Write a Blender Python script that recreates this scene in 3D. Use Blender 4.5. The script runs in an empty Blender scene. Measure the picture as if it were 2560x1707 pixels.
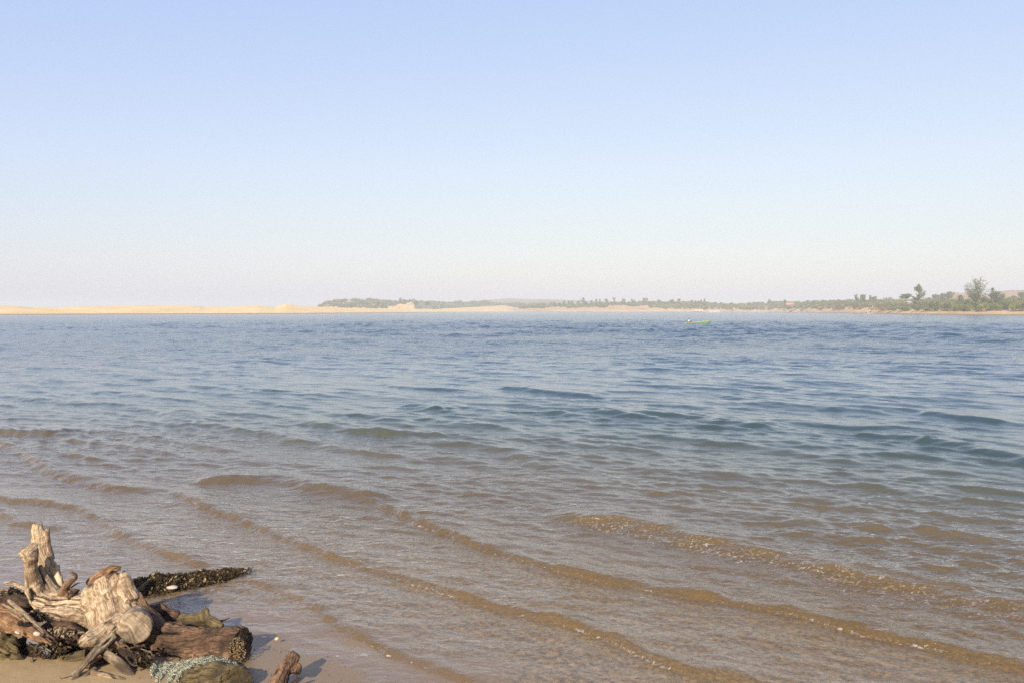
import bpy, bmesh, math, random
import numpy as np
from mathutils import Vector, Matrix

random.seed(7)
RNG = np.random.default_rng(7)
scene = bpy.context.scene
COL = scene.collection

# ------------------------------------------------------------------ camera
CAM_H = 2.5
LENS = 28.0
FPX = LENS / 36.0 * 2560.0          # focal length in photo pixels
HOR = 776.5                         # photo row of the horizon
PITCH = math.atan((853.5 - HOR) / FPX)
cam_d = bpy.data.cameras.new("camera")
cam_d.lens = LENS
cam_d.sensor_width = 36.0
cam_d.clip_start = 0.05
cam_d.clip_end = 20000
cam = bpy.data.objects.new("camera", cam_d)
COL.objects.link(cam)
cam.location = (0, 0, CAM_H)
cam.rotation_euler = (math.pi / 2 - PITCH, 0, 0)
scene.camera = cam

# ------------------------------------------------------------------ world, sun, exposure
SUN_EL = math.radians(29)
SUN_AZ = math.radians(195)          # compass angle of the sun seen from +y: behind the viewer, a little left
world = bpy.data.worlds.new("World")
scene.world = world
world.use_nodes = True
wn, wl = world.node_tree.nodes, world.node_tree.links
bg = wn["Background"]
sky = wn.new("ShaderNodeTexSky")
sky.sky_type = 'NISHITA'
sky.sun_disc = False
sky.sun_elevation = SUN_EL
sky.sun_rotation = SUN_AZ
sky.altitude = 0
sky.air_density = 1.0
sky.dust_density = 1.2
sky.ozone_density = 4.0
sep_ = wn.new("ShaderNodeSeparateColor")
com_ = wn.new("ShaderNodeCombineColor")
wl.new(sky.outputs[0], sep_.inputs[0])
# hazy, bright sky: each channel of the Nishita sky gets a soft shoulder
for k_, (ex_, sc_) in enumerate(((0.55, 1.53), (0.46, 1.24), (0.12, 1.06))):
    m0_ = wn.new("ShaderNodeMath")
    m0_.operation = 'MULTIPLY'
    m0_.inputs[1].default_value = 0.1
    wl.new(sep_.outputs[k_], m0_.inputs[0])
    m1_ = wn.new("ShaderNodeMath")
    m1_.operation = 'POWER'
    m1_.inputs[1].default_value = ex_
    wl.new(m0_.outputs[0], m1_.inputs[0])
    m2_ = wn.new("ShaderNodeMath")
    m2_.operation = 'MULTIPLY'
    m2_.inputs[1].default_value = sc_ * 10 * 0.67 / 1.235
    wl.new(m1_.outputs[0], m2_.inputs[0])
    wl.new(m2_.outputs[0], com_.inputs[k_])
tc_ = wn.new("ShaderNodeTexCoord")
sx_ = wn.new("ShaderNodeSeparateXYZ")
wl.new(tc_.outputs["Generated"], sx_.inputs[0])
rp_ = wn.new("ShaderNodeValToRGB")          # low dusty layer near the horizon
rp_.color_ramp.elements[0].position = 0.0
rp_.color_ramp.elements[0].color = (0.86, 0.90, 0.83, 1)
rp_.color_ramp.elements[1].position = 0.17
rp_.color_ramp.elements[1].color = (1, 1, 1, 1)
e2_ = rp_.color_ramp.elements.new(0.40)
e2_.color = (1, 1, 1, 1)
e3_ = rp_.color_ramp.elements.new(0.95)       # deeper sky overhead
e3_.color = (0.45, 0.50, 0.60, 1)
wl.new(sx_.outputs[2], rp_.inputs[0])
mu_ = wn.new("ShaderNodeMix")
mu_.data_type = 'RGBA'
mu_.blend_type = 'MULTIPLY'
mu_.inputs[0].default_value = 1.0
wl.new(com_.outputs[0], mu_.inputs[6])
wl.new(rp_.outputs[0], mu_.inputs[7])
wl.new(mu_.outputs[2], bg.inputs[0])
bg.inputs[1].default_value = 0.10
sd = bpy.data.lights.new("sun", 'SUN')
sd.energy = 4.7
sd.angle = math.radians(0.5)
sd.color = (1.0, 0.91, 0.79)
sun = bpy.data.objects.new("sun", sd)
COL.objects.link(sun)
sv = Vector((math.sin(SUN_AZ) * math.cos(SUN_EL), math.cos(SUN_AZ) * math.cos(SUN_EL), math.sin(SUN_EL)))
sun.rotation_euler = sv.to_track_quat('Z', 'Y').to_euler()
sun.location = (0, -20, 30)
scene.view_settings.view_transform = 'Standard'
scene.view_settings.look = 'None'
scene.view_settings.gamma = 1
scene.view_settings.exposure = 0.85
scene.cycles.max_bounces = 8
scene.cycles.transparent_max_bounces = 12
scene.cycles.volume_bounces = 0
scene.cycles.use_denoising = False
scene.cycles.sampling_pattern = 'BLUE_NOISE'

# ------------------------------------------------------------------ helpers
CP, SP = math.cos(PITCH), math.sin(PITCH)


def P3(px, py, d):
    """world point seen at photo pixel (px,py) whose forward distance along +y is d"""
    vx = (px - 1280.0) / FPX
    vz = (853.5 - py) / FPX
    dy = CP + vz * SP
    dz = -SP + vz * CP
    t = d / dy
    return Vector((vx * t, d, CAM_H + dz * t))


def G(px, py, z=0.0):
    """world point on the level z under photo pixel (px,py)"""
    vz = (853.5 - py) / FPX
    dy = CP + vz * SP
    dz = -SP + vz * CP
    t = (z - CAM_H) / dz
    return Vector(((px - 1280.0) / FPX * t, dy * t, z))


def D(px, py, z=0.0):
    return G(px * 1.08844, py * 1.08844, z)


def Z(u, v, d):
    """point from the enlarged foreground corner (2.94 x)"""
    return P3(u / 2.94, 1280 + v / 2.94, d)


def tag(o, label=None, cat=None, group=None, kind=None):
    if label:
        o["label"] = label
    if cat:
        o["category"] = cat
    if group:
        o["group"] = group
    if kind:
        o["kind"] = kind
    return o


def link(name, me, mat=None, parent=None):
    o = bpy.data.objects.new(name, me)
    COL.objects.link(o)
    if mat:
        me.materials.append(mat)
    if parent:
        o.parent = parent
    return o


def empty(name, loc=(0, 0, 0), rz=0.0):
    o = bpy.data.objects.new(name, None)
    o.empty_display_size = 0.3
    o.location = loc
    o.rotation_euler = (0, 0, rz)
    COL.objects.link(o)
    return o


def pydata(name, V, F, smooth=True):
    """fast mesh from numpy verts and quads/tris (F: n x k)"""
    V = np.asarray(V, dtype=np.float32)
    F = np.asarray(F, dtype=np.int32)
    me = bpy.data.meshes.new(name)
    k = F.shape[1]
    me.vertices.add(len(V))
    me.vertices.foreach_set("co", V.ravel())
    me.loops.add(F.size)
    me.loops.foreach_set("vertex_index", F.ravel())
    me.polygons.add(len(F))
    me.polygons.foreach_set("loop_start", np.arange(0, F.size, k, dtype=np.int32))
    if smooth:
        me.polygons.foreach_set("use_smooth", np.ones(len(F), dtype=bool))
    me.update(calc_edges=True)
    return me


def attr(me, name, arr):
    arr = np.asarray(arr, dtype=np.float32)
    if arr.ndim == 1:
        a = me.attributes.new(name, 'FLOAT', 'POINT')
        a.data.foreach_set("value", arr)
    else:
        a = me.attributes.new(name, 'FLOAT_VECTOR', 'POINT')
        a.data.foreach_set("vector", arr.ravel())


_perm = np.random.default_rng(11).permutation(256).astype(np.int32)
_perm = np.concatenate([_perm, _perm, _perm])
_grad = np.random.default_rng(12).normal(size=(256, 3)).astype(np.float32)
_grad /= np.linalg.norm(_grad, axis=1, keepdims=True)


def perlin(p):
    p = np.asarray(p, dtype=np.float32)
    i = np.floor(p).astype(np.int32)
    f = p - i
    u = f * f * f * (f * (f * 6 - 15) + 10)
    i &= 255
    out = 0
    for dx in (0, 1):
        wx = u[:, 0] if dx else 1 - u[:, 0]
        a = _perm[i[:, 0] + dx]
        for dy in (0, 1):
            wy = u[:, 1] if dy else 1 - u[:, 1]
            b = _perm[a + i[:, 1] + dy]
            for dz in (0, 1):
                wz = u[:, 2] if dz else 1 - u[:, 2]
                g = _grad[_perm[b + i[:, 2] + dz]]
                out = out + wx * wy * wz * (g[:, 0] * (f[:, 0] - dx) + g[:, 1] * (f[:, 1] - dy) + g[:, 2] * (f[:, 2] - dz))
    return out * 1.6


def fbm(p, o=4):
    a, s, r = 1.0, 1.0, 0
    for k in range(o):
        r = r + a * perlin(np.asarray(p) * s + 17.3 * k)
        a *= 0.5
        s *= 2.03
    return r


def sstep(x, a, b):
    t = np.clip((x - a) / (b - a), 0, 1)
    return t * t * (3 - 2 * t)


# node helpers
def new_mat(name):
    m = bpy.data.materials.new(name)
    m.use_nodes = True
    n = m.node_tree.nodes
    return m, n, m.node_tree.links, n["Principled BSDF"]


def val(nodes, links, op, a, b=None, clamp=False):
    nd = nodes.new("ShaderNodeMath")
    nd.operation = op
    nd.use_clamp = clamp
    for i, x in enumerate((a, b)):
        if x is None:
            continue
        if isinstance(x, (int, float)):
            nd.inputs[i].default_value = x
        else:
            links.new(x, nd.inputs[i])
    return nd.outputs[0]


def ramp(nodes, links, fac, stops):
    nd = nodes.new("ShaderNodeValToRGB")
    el = nd.color_ramp.elements
    while len(el) < len(stops):
        el.new(0.5)
    for e, (p, c) in zip(el, stops):
        e.position = p
        if isinstance(c, (int, float)):
            c = (c, c, c)
        e.color = (*c, 1)
    links.new(fac, nd.inputs[0])
    return nd.outputs[0]


def mixc(nodes, links, fac, a, b, mode='MIX'):
    nd = nodes.new("ShaderNodeMix")
    nd.data_type = 'RGBA'
    nd.blend_type = mode
    for sock, x in ((nd.inputs[0], fac), (nd.inputs[6], a), (nd.inputs[7], b)):
        if isinstance(x, (int, float)):
            sock.default_value = x
        elif isinstance(x, tuple):
            sock.default_value = (*x, 1)
        else:
            links.new(x, sock)
    return nd.outputs[2]


def noise(nodes, links, vec, scale, detail=4, rough=0.55, dist=0.0):
    nd = nodes.new("ShaderNodeTexNoise")
    nd.inputs["Scale"].default_value = scale
    nd.inputs["Detail"].default_value = detail
    nd.inputs["Roughness"].default_value = rough
    nd.inputs["Distortion"].default_value = dist
    if vec is not None:
        links.new(vec, nd.inputs["Vector"])
    return nd.outputs[0]


def mapping(nodes, links, vec, rot=(0, 0, 0), scale=(1, 1, 1)):
    nd = nodes.new("ShaderNodeMapping")
    nd.inputs["Rotation"].default_value = rot
    nd.inputs["Scale"].default_value = scale
    links.new(vec, nd.inputs["Vector"])
    return nd.outputs[0]


def getattr_node(nodes, name, out="Fac"):
    nd = nodes.new("ShaderNodeAttribute")
    nd.attribute_name = name
    return nd.outputs[out]


def bump(nodes, links, h, dist, strength=1.0, normal=None):
    nd = nodes.new("ShaderNodeBump")
    nd.inputs["Strength"].default_value = strength
    nd.inputs["Distance"].default_value = dist
    links.new(h, nd.inputs["Height"])
    if normal is not None:
        links.new(normal, nd.inputs["Normal"])
    return nd


def pos_of(nodes):
    return nodes.new("ShaderNodeNewGeometry").outputs["Position"]


def obj_of(nodes):
    return nodes.new("ShaderNodeTexCoord").outputs["Object"]


# ------------------------------------------------------------------ materials
def m_sand():
    m, n, l, b = new_mat("beach_sand")
    p = pos_of(n)
    grain = noise(n, l, p, 260, 3, 0.7)
    blot = noise(n, l, p, 2.2, 5, 0.6)
    wet = getattr_node(n, "wet")
    wet2 = val(n, l, 'ADD', wet, val(n, l, 'MULTIPLY', val(n, l, 'SUBTRACT', blot, 0.5), 0.5), True)
    dry = ramp(n, l, grain, [(0.25, (0.20, 0.135, 0.068)), (0.55, (0.35, 0.25, 0.135)), (0.85, (0.47, 0.36, 0.22))])
    wetc = ramp(n, l, grain, [(0.25, (0.125, 0.082, 0.042)), (0.55, (0.215, 0.143, 0.074)), (0.85, (0.30, 0.21, 0.118))])
    c = mixc(n, l, wet2, dry, wetc)
    # coarse shell grit on the bed under the shallow water
    bed = getattr_node(n, "bed")
    vor = n.new("ShaderNodeTexVoronoi")
    vor.inputs["Scale"].default_value = 38
    l.new(p, vor.inputs["Vector"])
    grit = ramp(n, l, noise(n, l, p, 26, 4, 0.75), [(0.34, (0.065, 0.044, 0.02)), (0.5, (0.19, 0.128, 0.052)), (0.66, (0.33, 0.228, 0.105))])
    c = mixc(n, l, val(n, l, 'MULTIPLY', bed, 0.85), c, grit)
    l.new(c, b.inputs["Base Color"])
    l.new(ramp(n, l, wet2, [(0.3, 0.85), (1.0, 0.30)]), b.inputs["Roughness"])
    l.new(val(n, l, 'MULTIPLY', wet2, 0.35), b.inputs["Specular IOR Level"])
    h = val(n, l, 'ADD', noise(n, l, p, 300, 2, 0.6), val(n, l, 'MULTIPLY', noise(n, l, p, 30, 3, 0.6), 2.0))
    bp = bump(n, l, h, 0.0022, 0.6)
    l.new(bp.outputs[0], b.inputs["Normal"])
    return m


def m_farsand(name, c1, c2, c3, wetline=True):
    m, n, l, b = new_mat(name)
    p = pos_of(n)
    f = noise(n, l, mapping(n, l, p, scale=(0.04, 0.04, 0.5)), 1.0, 5, 0.65)
    c = ramp(n, l, f, [(0.3, c1), (0.5, c2), (0.7, c3)])
    if wetline:
        sep = n.new("ShaderNodeSeparateXYZ")
        l.new(p, sep.inputs[0])
        w = ramp(n, l, val(n, l, 'MULTIPLY', sep.outputs[2], 1.0), [(0.30, 1.0), (0.75, 0.0)])
        c = mixc(n, l, w, c, (0.20, 0.14, 0.085))
    l.new(c, b.inputs["Base Color"])
    b.inputs["Roughness"].default_value = 0.95
    b.inputs["Specular IOR Level"].default_value = 0.1
    return m


def m_hill(name, c1, c2):
    m, n, l, b = new_mat(name)
    p = pos_of(n)
    f = noise(n, l, p, 0.02, 6, 0.7)
    l.new(ramp(n, l, f, [(0.35, c1), (0.62, c2)]), b.inputs["Base Color"])
    b.inputs["Roughness"].default_value = 1.0
    b.inputs["Specular IOR Level"].default_value = 0.0
    return m


def m_leaf(name, c1, c2, c3, sc=0.35):
    m, n, l, b = new_mat(name)
    p = pos_of(n)
    f = noise(n, l, p, sc, 3, 0.7)
    g = getattr_node(n, "tone")
    t = val(n, l, 'ADD', val(n, l, 'MULTIPLY', f, 0.6), val(n, l, 'MULTIPLY', g, 0.5))
    l.new(ramp(n, l, t, [(0.25, c1), (0.55, c2), (0.85, c3)]), b.inputs["Base Color"])
    b.inputs["Roughness"].default_value = 0.8
    b.inputs["Specular IOR Level"].default_value = 0.15
    return m


def m_plain(name, c, rough=0.7, var=0.25, sc=8.0, spec=0.3):
    m, n, l, b = new_mat(name)
    f = noise(n, l, obj_of(n), sc, 4, 0.65)
    lo = tuple(x * (1 - var) for x in c)
    hi = tuple(min(1, x * (1 + var)) for x in c)
    l.new(ramp(n, l, f, [(0.3, lo), (0.7, hi)]), b.inputs["Base Color"])
    b.inputs["Roughness"].default_value = rough
    b.inputs["Specular IOR Level"].default_value = spec
    bp = bump(n, l, noise(n, l, obj_of(n), sc * 6, 3), 0.003, 0.5)
    l.new(bp.outputs[0], b.inputs["Normal"])
    return m


def m_wood(name, pale, mid, dark, stain=0.5, fine=1.0, rough=0.75):
    """driftwood: streaks follow the 'grain' coordinates stored on the mesh"""
    m, n, l, b = new_mat(name)
    g = getattr_node(n, "grain", "Vector")
    p = pos_of(n)
    st = noise(n, l, mapping(n, l, g, scale=(5.0, 60 * fine, 1.0)), 1.0, 6, 0.7, 0.9)
    st2 = noise(n, l, mapping(n, l, g, scale=(14.0, 190 * fine, 1.0)), 1.0, 4, 0.7, 0.6)
    iso = noise(n, l, p, 13.0, 6, 0.7, 1.5)
    t = val(n, l, 'ADD', val(n, l, 'ADD', val(n, l, 'MULTIPLY', st, 0.45), val(n, l, 'MULTIPLY', st2, 0.27)), val(n, l, 'MULTIPLY', iso, 0.28))
    c = ramp(n, l, t, [(0.38, dark), (0.46, mid), (0.54, pale), (0.64, tuple(min(1, x * 1.3) for x in pale))])
    blot = noise(n, l, p, 5.0, 6, 0.68, 0.6)
    bl = ramp(n, l, blot, [(0.51, 0.0), (0.61, 1.0)])
    c = mixc(n, l, val(n, l, 'MULTIPLY', bl, stain), c, mixc(n, l, st2, dark, mid), 'MIX')
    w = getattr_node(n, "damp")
    c = mixc(n, l, w, c, mixc(n, l, st, tuple(x * 0.25 for x in dark), tuple(x * 0.5 for x in mid)))  # dark wet wood, plus root shade painted into the colour
    # dark cracks along the grain
    crk = getattr_node(n, "crack")
    c = mixc(n, l, crk, c, tuple(x * 0.18 for x in dark))
    l.new(c, b.inputs["Base Color"])
    b.inputs["Specular IOR Level"].default_value = 0.25
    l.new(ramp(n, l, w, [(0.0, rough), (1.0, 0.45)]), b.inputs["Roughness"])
    h = val(n, l, 'ADD', val(n, l, 'MULTIPLY', st, 1.2), st2)
    bp = bump(n, l, h, 0.010, 1.0)
    l.new(bp.outputs[0], b.inputs["Normal"])
    return m


def m_water():
    m = bpy.data.materials.new("lagoon_water")
    m.use_nodes = True
    n, l = m.node_tree.nodes, m.node_tree.links
    n.remove(n["Principled BSDF"])
    out = n["Material Output"]
    p = pos_of(n)
    rot = (0, 0, math.radians(43))
    ps = mapping(n, l, p, rot=rot, scale=(0.45, 1.0, 1.0))
    lod = getattr_node(n, "lod")
    depth = getattr_node(n, "depth")
    rough = getattr_node(n, "froth")
    foam = getattr_node(n, "foam")
    h3 = noise(n, l, ps, 1.5, 4, 0.6, 0.4)
    pat = ramp(n, l, noise(n, l, ps, 0.35, 3, 0.6), [(0.36, 0.15), (0.64, 1.2)])
    h2 = val(n, l, 'MULTIPLY', val(n, l, 'POWER', noise(n, l, ps, 7.0, 3, 0.6, 0.5), 2.0), val(n, l, 'MULTIPLY', pat, ramp(n, l, depth, [(0.14, 1.0), (0.36, 0.28)])))
    h1 = noise(n, l, ps, 30.0, 2, 0.55, 0.3)
    b3 = bump(n, l, val(n, l, 'MULTIPLY', h3, lod), 0.20)
    b2 = bump(n, l, h2, 0.034, 1.0, b3.outputs[0])
    b1 = bump(n, l, h1, 0.0042, 1.0, b2.outputs[0])
    hf = noise(n, l, p, 42.0, 4, 0.7, 0.8)
    bf = bump(n, l, val(n, l, 'MULTIPLY', hf, rough), 0.007, 1.0, b1.outputs[0])
    N = bf.outputs[0]
    fr = n.new("ShaderNodeFresnel")
    bk = n.new("ShaderNodeNewGeometry").outputs["Backfacing"]      # light coming up through the surface sees the inverse index
    l.new(val(n, l, 'ADD', 1.33, val(n, l, 'MULTIPLY', bk, 1 / 1.33 - 1.33)), fr.inputs["IOR"])
    l.new(N, fr.inputs["Normal"])
    frc = val(n, l, 'MINIMUM', fr.outputs[0], val(n, l, 'SUBTRACT', 0.92, val(n, l, 'MULTIPLY', lod, 0.08)))
    gl = n.new("ShaderNodeBsdfGlossy")
    gl.inputs["Color"].default_value = (1, 1, 1, 1)
    l.new(val(n, l, 'ADD', 0.03, val(n, l, 'MULTIPLY', lod, 0.10)), gl.inputs["Roughness"])
    l.new(N, gl.inputs["Normal"])
    tr = n.new("ShaderNodeBsdfTransparent")
    stir = getattr_node(n, "stir")          # sand stirred up inside the breaking wavelets
    l.new(mixc(n, l, stir, ramp(n, l, depth, [(0.0, (1.0, 1.0, 1.0)), (0.10, (0.95, 0.91, 0.80)), (0.6, (0.60, 0.60, 0.46))]), (0.78, 0.62, 0.33)), tr.inputs[0])
    df = n.new("ShaderNodeBsdfDiffuse")
    dcol = ramp(n, l, depth, [(0.06, (0.19, 0.132, 0.062)), (0.18, (0.13, 0.10, 0.054)), (0.29, (0.075, 0.074, 0.047)), (0.43, (0.034, 0.053, 0.046)), (1.0, (0.030, 0.060, 0.090))])
    l.new(mixc(n, l, stir, dcol, (0.20, 0.135, 0.055)), df.inputs[0])
    mk = n.new("ShaderNodeMixShader")
    l.new(val(n, l, 'MAXIMUM', ramp(n, l, depth, [(0.0, 0.0), (0.06, 0.06), (0.20, 0.75), (0.36, 1.0)]), val(n, l, 'MULTIPLY', stir, 0.40)), mk.inputs[0])
    l.new(tr.outputs[0], mk.inputs[1])
    l.new(df.outputs[0], mk.inputs[2])
    mx = n.new("ShaderNodeMixShader")
    l.new(frc, mx.inputs[0])
    l.new(mk.outputs[0], mx.inputs[1])
    l.new(gl.outputs[0], mx.inputs[2])
    # foam
    fd = n.new("ShaderNodeBsdfDiffuse")
    fd.inputs[0].default_value = (0.60, 0.59, 0.57, 1)
    fn = noise(n, l, mapping(n, l, p, rot=rot, scale=(0.8, 1.3, 1)), 24.0, 5, 0.75, 1.2)
    thr = val(n, l, 'SUBTRACT', 1.0, val(n, l, 'MULTIPLY', foam, 0.62))
    fm = val(n, l, 'MULTIPLY', val(n, l, 'SUBTRACT', fn, thr), 5.5, True)
    mf = n.new("ShaderNodeMixShader")
    l.new(val(n, l, 'MULTIPLY', fm, 0.68), mf.inputs[0])
    l.new(mx.outputs[0], mf.inputs[1])
    l.new(fd.outputs[0], mf.inputs[2])
    l.new(mf.outputs[0], out.inputs["Surface"])
    return m


M = {}
M["sand"] = m_sand()
M["spit"] = m_farsand("dune_sand", (0.52, 0.37, 0.17), (0.60, 0.44, 0.21), (0.66, 0.50, 0.27))
M["bank"] = m_farsand("bank_sand", (0.30, 0.19, 0.10), (0.42, 0.29, 0.16), (0.50, 0.37, 0.22))
M["dunepale"] = m_farsand("pale_dune_sand", (0.49, 0.345, 0.17), (0.55, 0.40, 0.215), (0.59, 0.44, 0.245), False)
M["hill"] = m_hill("hill_scrub", (0.13, 0.12, 0.09), (0.24, 0.19, 0.14))  # paled so the colour carries part of the distance haze
M["redhill"] = m_hill("red_hill_earth", (0.22, 0.15, 0.10), (0.36, 0.25, 0.17))
M["water"] = m_water()
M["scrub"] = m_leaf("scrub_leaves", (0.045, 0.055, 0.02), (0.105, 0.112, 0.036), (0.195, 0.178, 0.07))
M["hazescrub"] = m_leaf("haze_paled_scrub", (0.07, 0.08, 0.045), (0.13, 0.14, 0.08), (0.21, 0.20, 0.125))  # leaf colour lightened to stand in for distance haze
M["dryscrub"] = m_leaf("dry_scrub", (0.07, 0.05, 0.035), (0.16, 0.12, 0.07), (0.27, 0.2, 0.12))
M["bush"] = m_leaf("bush_leaves", (0.04, 0.06, 0.012), (0.11, 0.14, 0.022), (0.24, 0.25, 0.045))
M["dkbush"] = m_leaf("dark_bush_leaves", (0.025, 0.035, 0.014), (0.06, 0.07, 0.025), (0.11, 0.115, 0.04))
M["needle"] = m_leaf("casuarina_needles", (0.05, 0.06, 0.026), (0.09, 0.105, 0.042), (0.15, 0.155, 0.072))
M["bark"] = m_plain("grey_bark", (0.13, 0.10, 0.075), 0.9, 0.3, 2.0)
M["deadwood"] = m_plain("bleached_wood", (0.34, 0.265, 0.18), 0.9, 0.2, 2.0)

# ------------------------------------------------------------------ shore shape
S0 = np.array([-2.1, 6.2])


def shore_s(x, y):
    s1 = 0.585 * (x - S0[0]) + 0.811 * (y - S0[1])
    s2 = 0.338 * (x - S0[0]) + 0.941 * (y - S0[1])
    k = 0.25
    return 0.5 * (s1 + s2 + np.sqrt((s1 - s2) ** 2 + k * k)) - 0.16


def bed_z(s):
    land = np.where(s < 0, -0.055 * s + 0.012 * np.minimum(-s, 6) ** 1.3 * (s < 0), 0)
    sea = np.where(s > 0, -(0.022 * s + 0.0022 * s * s), 0)
    return np.maximum(np.where(s < 0, land, sea), -6.0)


def axis(lo, hi, flo, fhi, fine, grow=1.12):
    a = list(np.arange(flo, fhi, fine))
    st, x = fine, a[-1]
    while x < hi:
        st *= grow
        x += st
        a.append(x)
    st, x, pre = fine, flo, []
    while x > lo:
        st *= grow
        x -= st
        pre.append(x)
    return np.array(pre[::-1] + a)


def grid_faces(nr, nc):
    i = np.arange(nr - 1)[:, None] * nc + np.arange(nc - 1)[None, :]
    return np.stack([i, i + 1, i + 1 + nc, i + nc], -1).reshape(-1, 4)


def build_beach():
    xs = axis(-6000, 6000, -5.5, 3.5, 0.03)
    ys = axis(-3000, 6000, 3.6, 8.2, 0.03)
    X, Y = np.meshgrid(xs, ys)
    x, y = X.ravel(), Y.ravel()
    s = shore_s(x, y)
    z = bed_z(s)
    P = np.stack([x, y, 0 * x], 1)
    near = np.exp(-((x * x + y * y) / 30.0 ** 2))
    z = z + near * (0.010 * fbm(P * 1.3, 3) + 0.0035 * fbm(P * 7, 3) * sstep(-s, 0.2, 1.0))
    # soft ripples on the shallow bed, lying along the shore
    z = z + near * 0.004 * np.sin(2 * math.pi * (s / 0.16 + 1.2 * perlin(P * 1.5))) * sstep(s, 0.2, 1.2)
    me = pydata("beach", np.stack([x, y, z], 1), grid_faces(len(ys), len(xs)))
    attr(me, "wet", 1 - sstep(-s, 0.55, 1.25))
    attr(me, "bed", sstep(s + 0.25 * perlin(P * 2.0), 0.15, 0.7))
    tag(link("beach", me, M["sand"]), "wet and dry tan sand sloping into the water", "beach", kind="structure")


build_beach()

# ------------------------------------------------------------------ water
# crest lines of the breaking and shoaling waves, traced on the water plane
CR = []


def crest(pts, A, wf, wb, foam=0.0, froth=0.0, lace=0.0):
    CR.append((np.array([D(*q)[:2] for q in pts]), A, wf, wb, foam, froth, lace))


crest([(375, 1122), (470, 1165), (560, 1200), (700, 1255), (830, 1302), (1000, 1352), (1100, 1385), (1210, 1414), (1300, 1436), (1400, 1468), (1500, 1522), (1620, 1546), (1780, 1580), (1950, 1615)], 0.0642, 0.0764, 0.75, 0.35, 0.7)
crest([(865, 1155), (960, 1202), (1100, 1258), (1200, 1290), (1350, 1330), (1500, 1358), (1700, 1390), (1900, 1432), (2100, 1482), (2352, 1540), (2600, 1590)], 0.0774, 0.0897, 0.9, 0.85, 0.8, 0.40)
crest([(1230, 1186), (1400, 1208), (1550, 1232), (1650, 1253), (1800, 1295), (2000, 1345), (2150, 1370), (2352, 1415), (2600, 1470)], 0.1080, 0.3020, 0.9, 0.3, 0.12, 0.55)
crest([(520, 1325), (620, 1350), (700, 1382), (770, 1432), (860, 1478), (900, 1502), (960, 1524), (1060, 1562), (1200, 1610)], 0.0352, 0.0538, 0.5, 0.28, 0.6)
crest([(-80, 1140), (0, 1148), (100, 1157), (170, 1168), (240, 1197), (270, 1225), (340, 1256), (420, 1284), (470, 1300), (540, 1330)], 0.0537, 0.0764, 0.6, 0.22, 0.6)
crest([(-60, 1005), (0, 1020), (70, 1043), (110, 1080), (180, 1106), (260, 1126), (345, 1128), (420, 1118)], 0.0678, 0.1576, 0.8, 0.45, 0.5)
crest([(-40, 1170), (10, 1186), (40, 1204), (90, 1212), (130, 1222)], 0.0510, 0.0718, 0.5, 0.2, 0.6)
crest([(430, 1112), (560, 1102), (650, 1102), (720, 1124), (800, 1136), (900, 1150)], 0.0900, 0.2520, 0.8)
crest([(1760, 1215), (1950, 1245), (2100, 1288), (2352, 1322), (2600, 1360)], 0.0500, 0.3600, 1.0)
crest([(640, 965), (800, 990), (900, 1000), (1010, 1022), (1090, 1026), (1160, 1042), (1260, 1074), (1340, 1090)], 0.1100, 0.3100, 1.3, 0.18)
crest([(380, 945), (440, 975), (540, 988), (620, 1004), (740, 1030)], 0.0940, 0.3100, 1.2, 0.1)
crest([(1340, 936), (1420, 944), (1500, 952), (1600, 965), (1720, 980), (1800, 992)], 0.1203, 0.3350, 1.6)
crest([(2100, 950), (2160, 958), (2250, 969), (2352, 979), (2450, 990)], 0.1203, 0.3350, 1.6)
crest([(1150, 890), (1200, 895), (1270, 904), (1370, 913)], 0.1153, 0.3350, 1.6)
crest([(1440, 1070), (1560, 1086), (1660, 1094), (1770, 1108)], 0.0400, 0.3240, 1.0)
crest([(2100, 1015), (2200, 1032), (2352, 1062), (2450, 1080)], 0.1100, 0.3410, 1.4)
crest([(1800, 1146), (1900, 1154), (2020, 1176)], 0.0350, 0.2880, 0.9)
crest([(930, 930), (960, 934), (1010, 943)], 0.1100, 0.2480, 1.0)
crest([(540, 888), (580, 895), (640, 905)], 0.1100, 0.2790, 1.2)
crest([(1960, 1000), (2060, 1008), (2150, 1020)], 0.0880, 0.3100, 1.2)
crest([(1700, 1395), (1760, 1500), (1850, 1575)], 0.0000, 0.1150, 0.5)
crest([(0, 990), (60, 996), (130, 1000)], 0.1080, 0.2880, 0.9)
crest([(1060, 1130), (1130, 1150), (1200, 1140), (1290, 1145)], 0.0400, 0.2520, 0.8)


crest([(1820, 1306), (1900, 1320), (2000, 1341), (2060, 1352), (2130, 1364)], 0.0176, 0.0546, 0.1, 0.75, 0.6)
crest([(860, 1148), (880, 1168), (930, 1192)], 0.0264, 0.0702, 0.2, 0.9, 0.9)


crest([(400, 1398), (470, 1420), (560, 1449), (680, 1463), (760, 1496), (860, 1562), (940, 1606)], 0.0130, 0.05, 0.25, 0.5, 0.25)


def poly_dist(P, L):
    best = np.full(len(P), 1e9, np.float32)
    q = np.zeros(len(P), np.float32)
    tt = np.zeros(len(P), np.float32)
    seg = np.linalg.norm(L[1:] - L[:-1], axis=1)
    cum = np.concatenate([[0], np.cumsum(seg)])
    for i in range(len(L) - 1):
        a, b = L[i], L[i + 1]
        e = (b - a) / seg[i]
        r = P - a
        t = np.clip(r @ e, 0, seg[i])
        dv = r - t[:, None] * e
        d = np.sqrt((dv ** 2).sum(1))
        nrm = np.array([-e[1], e[0]])          # left of travel = seaward
        sg = np.sign(dv @ nrm)
        m = d < best
        best[m] = d[m]
        q[m] = (sg * d)[m]
        tt[m] = ((cum[i] + t) / cum[-1])[m]
    return q, tt, cum[-1]


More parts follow.
